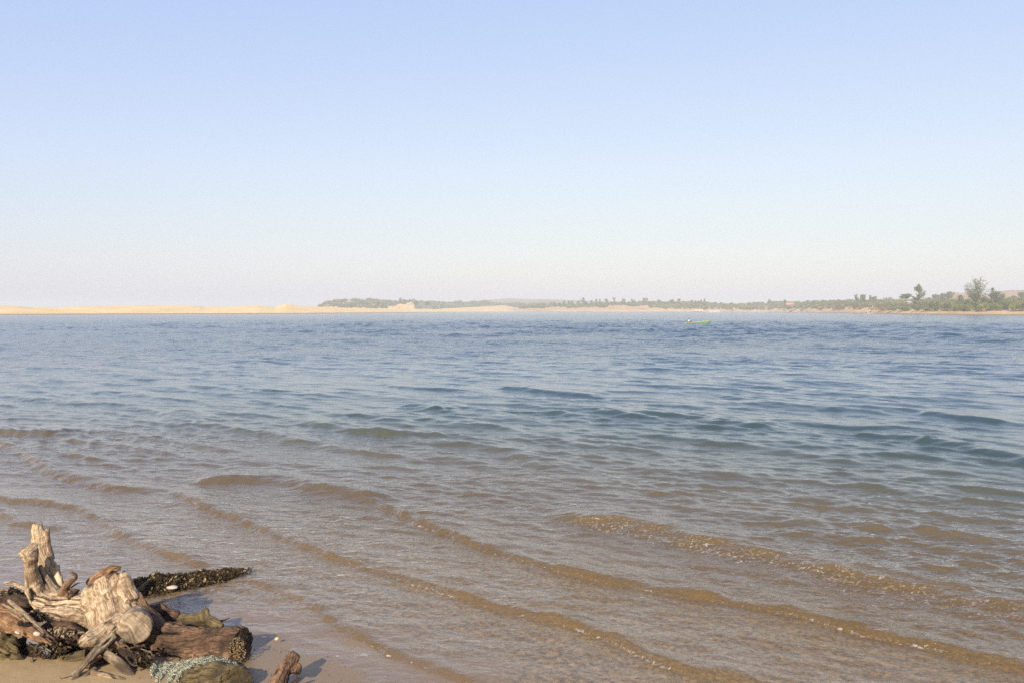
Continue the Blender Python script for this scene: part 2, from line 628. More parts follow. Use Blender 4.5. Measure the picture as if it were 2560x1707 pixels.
def build_water():
    rr = [3.2]
    while rr[-1] < 4200:
        d = rr[-1]
        rr.append(d + min(0.70 * d * d / 1990.0 + 0.002, (0.0036 if d < 320 else 0.012) * d))
    rr = np.array(rr)
    half = math.radians(40)
    core = np.linspace(-half, half, 1150)
    st, a, ext = core[1] - core[0], half, []
    while a < math.radians(80):
        st *= 1.2
        a += st
        ext.append(a)
    th = np.concatenate([-np.array(ext[::-1]), core, np.array(ext)])
    nr, nc = len(rr), len(th)
    R, T = np.meshgrid(rr, th, indexing='ij')
    x = (R * np.sin(T)).astype(np.float32).ravel()
    y = (R * np.cos(T)).astype(np.float32).ravel()
    r = R.ravel().astype(np.float32)
    dr = np.repeat(np.gradient(rr), nc).astype(np.float32)
    s = shore_s(x, y).astype(np.float32)
    h = np.zeros(len(x), np.float32)
    Pxy = np.stack([x, y, 0 * x], 1)
    gust = 0.75 + 0.75 * perlin(Pxy * 0.09) + 0.5 * perlin(Pxy * 0.35 + 9)
    gust = np.clip(gust, 0.15, 1.6)
    rg = np.random.default_rng(5)
    NW = 120
    lam = np.exp(rg.uniform(math.log(0.13), math.log(3.6), NW))
    lam[-6:] = (2.2, 2.7, 3.1, 3.6, 1.8, 1.5)
    for L in lam:
        k = 2 * math.pi / L
        spread = 0.32 if L > 0.6 else 0.6
        ang = math.atan2(-0.75, -0.62) + rg.normal() * spread
        kx, ky = k * math.cos(ang), k * math.sin(ang)
        steep = 0.050 if L < 1.3 else 0.040
        amp = steep / k
        ph = rg.uniform(0, 6.28)
        # which rows resolve this wave
        ok = np.clip((L / np.gradient(rr) - 3.0) / 3.0, 0, 1)
        last = int(np.count_nonzero(ok > 0)) * nc
        if last == 0:
            continue
        sl = slice(0, last)
        w = np.sin(kx * x[sl] + ky * y[sl] + ph + 0.6 * gust[sl])
        shape = (np.exp(2.5 * (w - 1)) - 0.27) * 1.3
        if L > 0.7:
            fade = 0.10 + 0.90 * sstep(s[sl], 1.5 + L, 9 + 2.5 * L)
        else:
            fade = 0.5 + 0.5 * sstep(s[sl], 0.5, 7)
        if L < 1.3:
            fade = fade * (1 - 0.38 * sstep(s[sl], 5, 12) + 0.45 * sstep(s[sl], 20, 50))
        else:
            fade = fade * (0.55 + 2.0 * sstep(s[sl], 40, 120))
        h[sl] += (amp * shape * fade * gust[sl]) * np.repeat(ok[:last // nc], nc)
    foam = np.zeros(len(x), np.float32)
    froth = np.zeros(len(x), np.float32)
    stir = np.zeros(len(x), np.float32)
    nearm = np.where(r < 45)[0]
    for pts, A, wf, wb, fo, fr, lace in CR:
        lo, hi = pts.min(0) - 4 * wb - 0.5, pts.max(0) + 4 * wb + 0.5
        idx = nearm[(x[nearm] > lo[0]) & (x[nearm] < hi[0]) & (y[nearm] > lo[1]) & (y[nearm] < hi[1])]
        if len(idx) == 0 or A == 0:
            continue
        Q = Pxy[idx]
        q, t, ln = poly_dist(Q[:, :2], pts)
        wob = 0.6 * wf * perlin(Q * (0.22 / wf)) + 0.28 * wf * perlin(Q * (0.8 / wf) + 5)
        q = q + wob
        end = sstep(t, 0.0, 0.10) * (1 - sstep(t, 0.88, 1.0))
        along = 0.78 + 0.45 * perlin(Q * (0.25 / wf) + 3)
        prof = np.where(q < 0, sstep(q, -1.15 * wf, 0.12 * wf), np.exp(-np.abs(q / (0.55 * wb)) ** 1.3))
        trough = -0.10 * np.exp(-((q + 2.4 * wf) / (1.0 * wf)) ** 2)
        front = np.exp(-((q + 0.55 * wf) / (0.62 * wf)) ** 2)
        a = A * end * along
        h[idx] += a * (prof + trough)
        if fr >= 0.3 or lace:
            stir[idx] = np.maximum(stir[idx], end * np.where(q < 0, sstep(q, -1.3 * wf, -0.7 * wf), 1 - sstep(q, 0.0, 1.2 * wf)) * (1 - sstep(s[idx], 9, 13)) * np.clip(0.42 + 0.55 * perlin(Q * 1.1 + 12) + 0.25 * perlin(Q * 4 + 2), 0.08, 0.8))
        if fr:
            h[idx] += 0.010 * fr * end * front * fbm(Q * 15, 3)
            froth[idx] = np.maximum(froth[idx], fr * end * np.exp(-((q + 0.1 * wf) / (1.2 * wf)) ** 2))
        if fo:
            spots = sstep(perlin(Q * 0.8 + 31), -0.1, 0.55)
            foam[idx] = np.maximum(foam[idx], end * np.minimum(0.66 + (fo + 0.05) * (0.08 + 0.42 * spots), 0.80) * np.exp(-((q + 0.75 * wf) / (0.42 * wf)) ** 2))
        if lace:
            lm = lace * end * np.exp(-((q + 0.6 * wf) / (1.9 * wf)) ** 2) if A > 0.1 else lace * end * sstep(q, 0.2, 0.5) * (1 - sstep(q, 1.6, 3.0))
            foam[idx] = np.maximum(foam[idx], 0.44 + lm * 0.54 * (lm > 0.08)) * (lm > 0.03) + foam[idx] * (lm <= 0.03)
            froth[idx] = np.maximum(froth[idx], 0.12 * lm)
    nm = np.where((r < 60) & (s > -1))[0]
    Qn = Pxy[nm]
    sn = s[nm]
    for lam_, A_, sd_, c0, c1 in ((1.9, 0.044, 3.0, 2.0, 30.0), (1.05, 0.028, 8.0, 0.8, 22.0), (2.9, 0.045, 21.0, 6.0, 50.0)):
        ph_ = (Qn[:, 0] * 0.60 + Qn[:, 1] * 0.80) / lam_ + 0.85 * perlin(Qn * 0.16 + sd_) + 0.30 * perlin(Qn * 0.6 + sd_) + 0.07 * perlin(Qn * 2.2 + sd_)
        u_ = ph_ - np.floor(ph_)
        w_ = np.where(u_ < 0.20, sstep(u_, 0.0, 0.20), np.exp(-((u_ - 0.20) / 0.36) ** 1.3))
        w_ = w_ - w_ * sstep(u_, 0.9, 1.0)
        am_ = np.clip(0.25 + 1.5 * perlin(Qn * np.array([0.22, 0.22, 0]) + sd_ + 50), 0, 1.3)
        h[nm] += A_ * am_ * w_ * sstep(sn, c0, c0 + 5) * (1 - sstep(sn, c1 * 0.6, c1))
    zb = bed_z(s)
    depth = np.maximum(h - zb, 0)
    edge = np.exp(-((h - zb - 0.012) / 0.008) ** 2) * (s < 0.8) * sstep(perlin(Pxy * 1.7 + 4), -0.35, 0.25)
    foam = np.maximum(foam, 0.76 * edge)
    # thin swash: water never piles up on the sand
    lip = sstep(s, -0.55, 0.35)
    h = h * (0.25 + 0.75 * lip) + 0.004
    far = sstep(r, 1500, 4000)
    V = np.stack([x, y, h * (1 - far)], 1)
    keep = None
    me = pydata("water", V, grid_faces(nr, nc))
    dn = 1 - np.exp(-np.clip(-zb + 0.35 * h, 0, 9) / 1.0)
    attr(me, "depth", np.clip(dn, 0, 1))
    attr(me, "lod", sstep(r, 12, 70))
    attr(me, "foam", foam)
    attr(me, "froth", froth)
    attr(me, "stir", stir)
    tag(link("water", me, M["water"]), "rippled lagoon water, brown in the shallows and blue farther out", "water", kind="structure")


build_water()


# ------------------------------------------------------------------ far land
def strip(name, cols, mat, label, kind="structure", rough=0.25, back=160.0, nsub=8, rscale=0.05, depthn=26, prof=1.0, cliff=False):
    """land rising from its waterline (px, d_front) to a ridge (d_ridge, row y); one column per photo azimuth"""
    cols = sorted(cols)
    px = np.array([c[0] for c in cols], float)
    q = np.arange(px[0], px[-1] + 0.01, nsub)
    df = np.interp(q, px, [c[1] for c in cols])
    dr = np.interp(q, px, [c[2] for c in cols])
    yr = np.interp(q, px, [c[3] for c in cols])
    zr = np.array([P3(a, b, c).z for a, b, c in zip(q, yr, dr)])
    t = np.concatenate([[-0.12], np.linspace(0, 1, depthn), 1 + np.linspace(0.15, 1, 8)])
    rows = []
    for tt in t:
        if tt < 0:
            d = df - 8
            z = np.full_like(df, -1.5)
        elif tt <= 1:
            d = df + (dr - df) * tt
            if cliff:
                pr = np.where(tt < 0.04, tt / 0.04 * 0.35, 0.35 + 0.65 * ((tt - 0.04) / 0.96) ** prof)
            else:
                pr = tt ** prof
            z = zr * pr
        else:
            d = dr + back * (tt - 1)
            z = zr * (1 - 0.9 * (tt - 1) ** 1.5)
        rows.append(np.stack([(q - 1280) / FPX * d, d, z], 1))
    V = np.array(rows)
    sh = V.shape
    F = grid_faces(sh[0], sh[1])
    V = V.reshape(-1, 3)
    amp = np.clip(V[:, 2], 0, 3) * rough
    V[:, 2] += amp * fbm(V * np.array([rscale, rscale, 0.0]), 4)
    me = pydata(name, V, F)
    o = link(name, me, mat)
    tag(o, label, name.replace("_", " "), kind=kind)
    o["_k"] = 1
    del o["_k"]
    return q, df, dr, zr


SPIT = [(-500, 380, 470, 766), (0, 452, 560, 764), (40, 455, 565, 765.5), (80, 458, 570, 769), (150, 465, 580, 769.5), (200, 475, 590, 766.5), (300, 497, 620, 764.5), (400, 515, 640, 764.2),
        (500, 535, 660, 765.5), (512, 537, 662, 768), (560, 545, 665, 767), (600, 550, 670, 765.5), (645, 556, 675, 764.5), (690, 570, 690, 768), (700, 573, 692, 764), (715, 578, 695, 760.8), (735, 585, 700, 763.2), (770, 600, 720, 767),
        (830, 640, 760, 768.6), (900, 700, 830, 771), (960, 760, 900, 771.5), (1050, 890, 1010, 773), (1150, 1010, 1120, 774.3), (1300, 1150, 1240, 775.3), (1420, 1160, 1230, 776.4), (1500, 1165, 1230, 777.5)]
strip("sand_spit", SPIT, M["spit"], "long low golden sand spit across the lagoon", rough=0.10, prof=0.7, nsub=5)
strip("hill", [(980, 1900, 2250, 775), (1080, 1900, 2250, 766), (1150, 1900, 2250, 757), (1200, 1900, 2250, 752.5), (1275, 1900, 2250, 746.5), (1350, 1900, 2250, 748.5), (1450, 1900, 2250, 751.5), (1560, 1900, 2250, 756), (1700, 1900, 2250, 759), (1850, 1900, 2250, 759), (2000, 1900, 2250, 763), (2150, 1800, 2150, 756), (2230, 1800, 2150, 748), (2330, 1700, 2050, 744), (2450, 1700, 2050, 745), (2700, 1700, 2050, 742)], M["hill"], "faint grey-pink hill in the haze beyond the trees", rough=0.5, back=600, rscale=0.012)
strip("hill", [(2290, 850, 1000, 752), (2340, 850, 1000, 743), (2383, 850, 1000, 731), (2420, 850, 1000, 734), (2460, 850, 1000, 737), (2510, 840, 990, 728.5), (2560, 840, 990, 723.5), (2700, 840, 990, 714), (2900, 840, 990, 710)], M["redhill"], "reddish bare hill behind the tall tree", rough=0.5, back=300, rscale=0.03)
strip("dune", [(1095, 1180, 1300, 774), (1110, 1180, 1310, 771.5), (1160, 1190, 1330, 769.5), (1205, 1200, 1340, 767), (1240, 1200, 1350, 764.5), (1262, 1200, 1350, 764), (1275, 1200, 1350, 766.5), (1295, 1200, 1330, 771), (1310, 1200, 1310, 774)], M["dunepale"], "smooth pale dune behind the far beach", rough=0.06, prof=0.8, nsub=3)
strip("bluff", [(770, 1000, 1180, 771), (800, 1000, 1190, 768), (815, 1000, 1200, 760), (840, 1010, 1230, 756), (880, 1010, 1250, 753.5), (930, 1020, 1260, 752.5), (960, 1020, 1250, 757), (1000, 1020, 1230, 757), (1030, 1020, 1210, 756.5), (1036, 1020, 1210, 758), (1042, 1020, 1200, 772)], M["dunepale"], "pale sand bluff half covered by scrub", rough=0.9, prof=0.8, nsub=2, rscale=0.12)
strip("wooded_ridge", [(1030, 1400, 1520, 762), (1060, 1400, 1520, 757), (1120, 1420, 1540, 760.5), (1180, 1440, 1560, 758.5), (1215, 1440, 1560, 756.8), (1240, 1440, 1560, 763), (1290, 1440, 1560, 763), (1340, 1440, 1560, 763), (1380, 1440, 1560, 763)], M["hill"], "low scrub-covered ridge behind the pale dune", rough=0.4, prof=0.6, nsub=4)
MAIN = [(1270, 1160, 1330, 771), (1350, 1150, 1340, 766), (1420, 1150, 1340, 764), (1500, 1150, 1330, 762), (1560, 1140, 1320, 759), (1660, 1130, 1310, 758), (1760, 1120, 1300, 759), (1800, 1110, 1290, 764), (1860, 1100, 1280, 764), (1920, 1080, 1260, 759), (1960, 1000, 1180, 759), (2050, 830, 1050, 757.5), (2110, 700, 980, 755.5), (2165, 614, 900, 757), (2250, 530, 800, 757), (2350, 462, 700, 757), (2450, 432, 640, 757), (2560, 418, 600, 755), (2750, 400, 580, 755)]
strip("shore_bank", MAIN, M["bank"], "low sandy bank of the far shore under the scrub", rough=0.35, prof=0.55, nsub=4, rscale=0.09)


def main_at(px):
    c = np.array(MAIN)
    return np.interp(px, c[:, 0], c[:, 1]), np.interp(px, c[:, 0], c[:, 2]), np.interp(px, c[:, 0], c[:, 3])


# ------------------------------------------------------------------ foliage builders
def leaf_quads(C, size, rng, aim=None, stretch=1.0):
    """one tilted quad per centre; returns verts, faces"""
    n = len(C)
    d = rng.normal(size=(n, 3))
    if aim is not None:
        d = aim + 0.45 * d
    d /= np.linalg.norm(d, axis=1, keepdims=True) + 1e-9
    e = np.cross(d, rng.normal(size=(n, 3)))
    e /= np.linalg.norm(e, axis=1, keepdims=True) + 1e-9
    s = size * rng.uniform(0.6, 1.3, (n, 1))
    a, b = d * s * stretch, e * s / stretch ** 0.5
    V = np.stack([C - a, C + 0.15 * a - b, C + a, C - 0.1 * a + b], 1).reshape(-1, 3)
    return V, np.arange(4 * n).reshape(-1, 4)


class Leaves:
    def __init__(self):
        self.V, self.T = [], []

    def add(self, C, size, rng, tone, aim=None, stretch=1.0):
        V, _ = leaf_quads(C, size, rng, aim, stretch)
        self.V.append(V)
        t = np.clip(tone + rng.normal(size=len(C)) * 0.18, 0, 1)
        self.T.append(np.repeat(t, 4))

    def build(self, name, mat, parent=None, origin=None):
        V = np.concatenate(self.V)
        if origin is not None:
            V = V - np.array(origin)
        me = pydata(name, V, np.arange(len(V)).reshape(-1, 4), smooth=False)
        attr(me, "tone", np.concatenate(self.T))
        return link(name, me, mat, parent)


def blob_pts(c, rad, n, rng):
    d = rng.normal(size=(n, 3))
    d /= np.linalg.norm(d, axis=1, keepdims=True)
    r = rng.uniform(0.25, 1.0, (n, 1)) ** 0.45
    return np.array(c) + d * r * np.array(rad)


def tube(points, radii, seg=8, cap=True):
    """swept tube: verts, quads (caps as fans of degenerate-free quads are avoided: centre tris stored as quads)"""
    P = [Vector(p) for p in points]
    n = len(P)
    V, F = [], []
    up = None
    for i in range(n):
        t = (P[min(i + 1, n - 1)] - P[max(i - 1, 0)]).normalized()
        if up is None:
            up = t.orthogonal().normalized()
        else:
            up = (up - t * up.dot(t))
            up = up.normalized() if up.length > 1e-6 else t.orthogonal().normalized()
        s = t.cross(up)
        for k in range(seg):
            a = 2 * math.pi * k / seg
            V.append(P[i] + (up * math.cos(a) + s * math.sin(a)) * radii[i])
    for i in range(n - 1):
        for k in range(seg):
            k2 = (k + 1) % seg
            F.append((i * seg + k, i * seg + k2, (i + 1) * seg + k2, (i + 1) * seg + k))
    if cap:
        F.append(tuple(range(seg - 1, -1, -1)))
        F.append(tuple(range((n - 1) * seg, n * seg)))
    return V, F


class MB:
    def __init__(self):
        self.V, self.F = [], []

    def add(self, VF):
        o = len(self.V)
        self.V += [tuple(v) for v in VF[0]]
        self.F += [tuple(i + o for i in f) for f in VF[1]]

    def box(self, c, s, M4=None):
        x, y, z = (a / 2 for a in s)
        V = [Vector((i * x, j * y, k * z)) for i in (-1, 1) for j in (-1, 1) for k in (-1, 1)]
        V = [(M4 @ v if M4 else v) + Vector(c) for v in V]
        self.add((V, [(0, 1, 3, 2), (4, 6, 7, 5), (0, 4, 5, 1), (2, 3, 7, 6), (0, 2, 6, 4), (1, 5, 7, 3)]))

    def mesh(self, name, smooth=True):
        me = bpy.data.meshes.new(name)
        me.from_pydata(self.V, [], self.F)
        me.update()
        bm = bmesh.new()
        bm.from_mesh(me)
        bmesh.ops.recalc_face_normals(bm, faces=bm.faces)
        bm.to_mesh(me)
        bm.free()
        if smooth:
            me.polygons.foreach_set("use_smooth", [True] * len(me.polygons))
        return me

    def build(self, name, mat, parent=None, smooth=True):
        return link(name, self.mesh(name, smooth), mat, parent)


def casuarina(px, ytop, ybase, wpx, d, label, group=None, form="upright", name="casuarina_tree", dens=1.0, mat="needle", bare=False):
    rng = np.random.default_rng(int(px * 7 + ytop))
    base = P3(px, ybase, d)
    top = P3(px, ytop, d)
    H = top.z - base.z
    W = wpx / FPX * d * 0.5
    root = empty(name, base - Vector((0, 0, 0.6)))
    off = Vector((0, 0, 0.6))
    tag(root, label, "tree", group)
    tr = MB()
    lean = rng.normal(0, 0.04)
    tp = [Vector((lean * H * k * k + 0.02 * H * rng.normal() * (k > 0), 0.02 * H * rng.normal() * (k > 0), H * k * 0.93)) for k in (0, 0.2, 0.4, 0.6, 0.8, 1.0)]
    r0 = 0.022 * H + 0.05
    trunkpts = [off + p - Vector((0, 0, 0.8 if i == 0 else 0)) for i, p in enumerate(tp)]
    tr.add(tube(trunkpts, [r0 * (1 - 0.85 * k / 5) for k in range(6)], 6))
    L = Leaves()

    def trunk_at(k):
        f = k * 5
        i = min(int(f), 4)
        return tp[i].lerp(tp[i + 1], f - i)
    nb = int({"upright": 22, "round": 46, "umbrella": 18, "spire": 44}[form] * (0.6 if d > 900 else 1.0))
    px_m = d / 796.0                      # metres covered by one render pixel
    lsz = max(0.14, 0.36 * px_m)
    for b in range(nb):
        k = {"upright": rng.uniform(0.2, 0.95), "round": rng.uniform(0.12, 0.9), "umbrella": rng.uniform(0.55, 1.0), "spire": rng.uniform(0.10, 0.95)}[form]
        az = rng.uniform(0, 2 * math.pi)
        o = trunk_at(k)
        if form == "round":
            up = rng.uniform(0.45, 1.2)
            ln = W * (1.15 - 0.45 * abs(k - 0.4)) * rng.uniform(0.7, 1.1)
        elif form == "umbrella":
            up = rng.uniform(-0.05, 0.18)
            ln = W * rng.uniform(0.5, 1.1)
        elif form == "spire":
            up = rng.uniform(0.1, 0.7)
            ln = W * (1.15 - k) * rng.uniform(0.6, 1.3) + 0.1 * W
        else:
            up = rng.uniform(0.7, 1.8)
            ln = W * (1.1 - 0.6 * k) * rng.uniform(0.6, 1.15)
        ln = max(0.1 * W, min(ln, (H * rng.uniform(0.86, 1.0) - o.z) / max(up, 0.05)))
        dirv = Vector((math.cos(az), math.sin(az), up))
        if form == "round":
            cz = rng.uniform(-1, 1)
            cr_ = math.sqrt(1 - cz * cz) * rng.uniform(0.55, 1.0)
            ez = H * (0.56 + 0.43 * cz * rng.uniform(0.75, 1.0))
            e_ = Vector((math.cos(az) * W * cr_, math.sin(az) * W * cr_, ez))
            o = trunk_at(min(0.85, max(0.06, ez / H - 0.38 * cr_ - 0.08)))
            dirv = (e_ - o)
            ln = max(0.05 * W, math.hypot(dirv.x, dirv.y))
            up = dirv.z / ln
            dirv = dirv / ln
        pts = []
        for j in range(5):
            u = j / 4
            q = o + Vector((dirv.x, dirv.y, 0)) * ln * u + Vector((0, 0, up * ln * (u ** 1.25)))
            q += Vector(rng.normal(0, 0.03 * ln, 3)) * (j > 0)
            q.z = min(q.z, H * 1.0)
            pts.append(q)
        rb = max(0.02 + 0.006 * H * (1 - k * 0.6), 0.05 * px_m)
        tr.add(tube([off + p for p in pts], [rb * (1 - 0.8 * j / 4) for j in range(5)], 4))
        nl = max(2, int((18 if d < 850 else 11) * dens * (0.25 if bare else 1)))
        for j in range(1, 5):
            c = np.array(pts[j])
            if form == "umbrella":
                C = c + rng.normal(0, 1, (nl, 3)) * np.array([0.2, 0.2, 0.045]) * W
            else:
                C = c + rng.normal(0, 1, (nl, 3)) * np.array([0.075, 0.075, 0.085]) * W * (0.6 + 0.15 * j)
            L.add(C + np.array(off), lsz, rng, 0.35 + 0.3 * k, aim=np.array([dirv.x * .5, dirv.y * .5, 1.0]), stretch=1.7)
    tr.build("trunk", M["bark"], root)
    L.build("crown", M[mat], root)
    return root


def bush(px, ytop, ybase, wpx, d, mat, label, group=None, name="bush", seed=0):
    rng = np.random.default_rng(int(px * 13 + seed))
    base = P3(px, ybase, d)
    H = P3(px, ytop, d).z - base.z
    W = wpx / FPX * d * 0.5
    root = empty(name, base)
    tag(root, label, "bush", group)
    L = Leaves()
    px_m = d / 796.0
    for b in range(9):
        c = np.array([rng.uniform(-0.62, 0.62) * W, rng.uniform(-0.5, 0.5) * W, H * rng.uniform(0.3, 0.72)])
        rad = np.array([W * 0.42, W * 0.42, H * 0.3]) * rng.uniform(0.7, 1.2)
        n = 130
        C = blob_pts(c, rad, n, rng)
        C[:, 2] = np.clip(C[:, 2], 0.0, None)
        L.add(C, max(0.14, 0.32 * px_m), rng, rng.uniform(0.25, 0.75))
    st = MB()
    for b in range(5):
        a = rng.uniform(0, 6.28)
        st.add(tube([(0, 0, -0.4), (0.2 * W * math.cos(a), 0.2 * W * math.sin(a), H * 0.3), (0.5 * W * math.cos(a), 0.5 * W * math.sin(a), H * 0.65)], [0.08, 0.06, 0.03], 5))
    st.build("stem", M["bark"], root)
    L.build("foliage", M[mat], root)
    return root


def scrub(name, items, mat, label, seed=3):
    """one mass of uncountable far scrub: items = (px, d, ybase, height_m, width_m)"""
    rng = np.random.default_rng(seed)
    L = Leaves()
    for px, d, yb, H, W in items:
        b = np.array(P3(px, yb, d))
        pm = d / 796.0
        n = int(np.clip(W * H * 9 / (pm * pm), 14, 70))
        tone = rng.uniform(0.15, 0.85)
        for j in range(2):
            c = b + np.array([rng.uniform(-.3, .3) * W, 0, H * rng.uniform(0.25, 0.6)])
            C = blob_pts(c, (W * 0.5, W * 0.5, H * 0.5), n, rng)
            L.add(C, 0.40 * pm, rng, tone)
    o = L.build(name, M[mat])
    tag(o, label, "scrub", kind="stuff")


def scrub_on(px0, px1, n, tlo, thi, hlo, hhi, seed, cols=MAIN, prof=0.55, skip=None):
    rng = np.random.default_rng(seed)
    c = np.array(cols)
    out = []
    while len(out) < n:
        px = rng.uniform(px0, px1)
        t = rng.uniform(tlo, thi)
        df, dr, yr = (np.interp(px, c[:, 0], c[:, k]) for k in (1, 2, 3))
        d = df + (dr - df) * t
        zr = P3(px, yr, dr).z
        z = zr * min(t, 1.0) ** prof
        yb = HOR + (CAM_H - z) / d * FPX      # row of that ground point (small-angle)
        if skip and skip(px, t, rng):
            continue
        H = rng.uniform(hlo, hhi)
        out.append((px, d, yb, H, H * rng.uniform(1.2, 2.4)))
    return out


def skip_main(px, t, rng):
    if 1280 < px < 1625 and t < 0.42 + 0.22 * math.sin(px * 0.06) * math.sin(px * 0.023 + 1):
        return True
    if t < 0.14 + 0.05 * math.sin(px * 0.11):
        return True
    if px > 2170 and t < 0.12:
        return True
    return False


scrub("scrub", scrub_on(1300, 2700, 1900, 0.08, 1.08, 1.6, 4.2, 21, skip=skip_main), "scrub", "grey-green scrub covering the far shore bank", 4)
scrub("scrub", scrub_on(1640, 2700, 420, 0.06, 0.4, 1.0, 2.6, 22), "dryscrub", "dry brownish scrub along the far waterline", 5)
BLUFF = [(770, 1000, 1180, 771), (800, 1000, 1190, 768), (815, 1000, 1200, 760), (840, 1010, 1230, 756), (880, 1010, 1250, 753.5), (930, 1020, 1260, 752.5), (960, 1020, 1250, 757), (1000, 1020, 1230, 757), (1030, 1020, 1210, 756.5), (1042, 1020, 1200, 760)]


def skip_bluff(px, t, rng):
    w = 0.06 * math.sin(px * 0.9) + 0.05 * math.sin(px * 0.37 + 1)
    if px > 936 and t < min(0.86, ((px - 936) / 92) ** 1.0 + w):
        return True
    if px < 842 and t < 0.62 + w - (px - 800) * 0.006:
        return True
    if 832 < px < 908 and abs(t - 0.70 - 0.0012 * (px - 870)) < 0.10 + w:
        return True
    if 862 < px < 884 and t < 0.2 + w:
        return True
    if 918 < px < 930 and abs(t - 0.6) < 0.07:
        return True
    return math.sin(px * 0.21) * math.sin(px * 0.083 + t * 5) > 0.35 or rng.random() < 0.25


scrub("scrub", scrub_on(800, 1040, 300, 0.1, 1.05, 2.2, 5.5, 23, cols=BLUFF, prof=0.8, skip=skip_bluff), "hazescrub", "hazy scrub on the pale sand bluff", 6)
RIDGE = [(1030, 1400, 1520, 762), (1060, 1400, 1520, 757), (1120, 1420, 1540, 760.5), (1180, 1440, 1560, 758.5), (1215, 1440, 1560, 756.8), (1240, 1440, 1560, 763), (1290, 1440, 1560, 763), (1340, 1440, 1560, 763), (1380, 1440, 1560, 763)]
scrub("scrub", scrub_on(1032, 1380, 420, 0.0, 1.05, 3.0, 6.5, 24, cols=RIDGE, prof=0.6), "hazescrub", "hazy grey-green scrub on the ridge behind the pale dune", 7)

# trees one can tell apart, nearest first
casuarina(2440, 692.5, 757, 60, 480, "tallest tree on the far shore, broad rounded wispy crown with bare lower branches", form="round", dens=0.9)
casuarina(2295, 708, 758, 27, 560, "tall pointed casuarina with layered ragged branches, standing alone beside a flat-topped tree", form="spire", dens=0.75)
casuarina(2266, 735, 758, 30, 560, "flat-topped tree with spreading layers above the pale roof", form="umbrella", dens=1.6, name="flat_topped_tree")
casuarina(2492, 728, 757, 36, 500, "brownish green bushy tree right of the tallest tree", form="round", dens=0.9, name="shore_tree")
casuarina(2480, 718, 752, 14, 500, "thin nearly bare sapling between the tallest tree and the brownish bushy tree", form="upright", bare=True, name="bare_tree")
casuarina(2461, 741, 758, 22, 490, "leafless brown shrub-like tree at the right foot of the tallest tree", form="round", bare=True, name="bare_tree")
casuarina(2400, 737, 758, 14, 520, "thin bare twisted tree in front of the reddish hill", form="round", bare=True, name="bare_tree")
casuarina(2140, 737.5, 766, 10, 800, "slender leaning casuarina, left one of the dark clump above the dead tree", form="upright", dens=1.5)
casuarina(2157, 737.5, 766, 17, 800, "bushy upright casuarina, widest of the dark clump above the dead tree", form="upright", dens=1.8)
casuarina(2175, 738, 763, 7, 820, "very thin casuarina just right of the dark clump above the dead tree", form="upright", dens=1.2)
casuarina(2187, 742, 763, 14, 820, "short bushy casuarina at the right end of the dark clump above the dead tree", form="upright", dens=1.6)
casuarina(2220, 743, 759, 25, 1000, "wide hazy tree left of the flat-topped tree", form="round", dens=1.3)
casuarina(2322, 745, 759, 12, 700, "small dark tree just right of the tall pointed casuarina", form="round")
for x, y, w, lab in ((2340, 738, 20, "left and lowest of three hazy casuarinas before the reddish hill"), (2356, 734, 18, "middle one of three hazy casuarinas before the reddish hill"), (2371, 731.5, 22, "right and tallest of three hazy casuarinas before the reddish hill")):
    casuarina(x, y, 758, w, 780, lab, form="upright", dens=1.5)
casuarina(2553, 733, 757, 26, 700, "hazy tree at the right edge of the photo before the hill", form="upright", dens=1.4)
casuarina(2530, 741, 757, 24, 720, "low hazy tree near the right edge, left of the hazy tree at the edge", form="round", dens=1.4)
casuarina(1962, 750, 762, 7, 1000, "small tree beside the orange roof", form="round")
casuarina(2018, 752, 760, 4, 1050, "tiny lone tree on the skyline right of the orange roof", form="umbrella")
casuarina(1923, 747.5, 764, 8, 1180, "pointed tree left of the orange roof above a white dead tree", form="spire")
for x, y, w in ((1646, 749.7, 10), (1680, 750, 14), (1697, 748, 11), (1729, 750, 7), (1746, 751, 5), (1752, 750, 6), (1762, 746, 6), (1789, 756, 7), (1802, 757, 6), (1829, 758, 7), (1872, 757, 8)):
    casuarina(x, y, 766, w, 1230, "small hazy casuarina rising from the scrub straight above the green boat", group="hazy casuarinas above the boat", form="upright", dens=1.0)
for x, y, w in ((1359, 759, 12), (1384, 756.5, 16), (1398, 758, 10), (1409, 752, 9), (1422, 753, 9), (1431, 752, 9), (1445, 753, 10), (1460, 745.6, 18), (1479, 751, 10), (1492, 748, 8), (1500, 748.5, 9), (1515, 748, 14), (1537, 744, 12), (1559, 746, 12), (1580, 749, 9), (1587, 749, 8), (1612, 744, 14)):
    casuarina(x, y, 771, w, 1280, "hazy casuarina in the tree line behind the far beach left of the boat", group="hazy casuarinas behind the far beach", form="upright", dens=1.3)
for x, y, w in ((815, 754.5, 8), (837, 750, 12), (848, 750.5, 8), (866, 750, 10), (882, 748, 14), (899, 749.5, 12), (915, 749, 14), (925, 748, 14), (940, 753, 9), (952, 755, 8), (964, 756, 7), (976, 755, 7), (988, 754, 8), (1001, 745.5, 8), (1010, 748, 7), (1025, 749, 8), (1041, 750, 10), (1067, 755, 12)):
    casuarina(x, y, 763, w, 1260, "hazy tree growing on top of the pale sand bluff", group="trees on the sand bluff", form="round", dens=1.3)

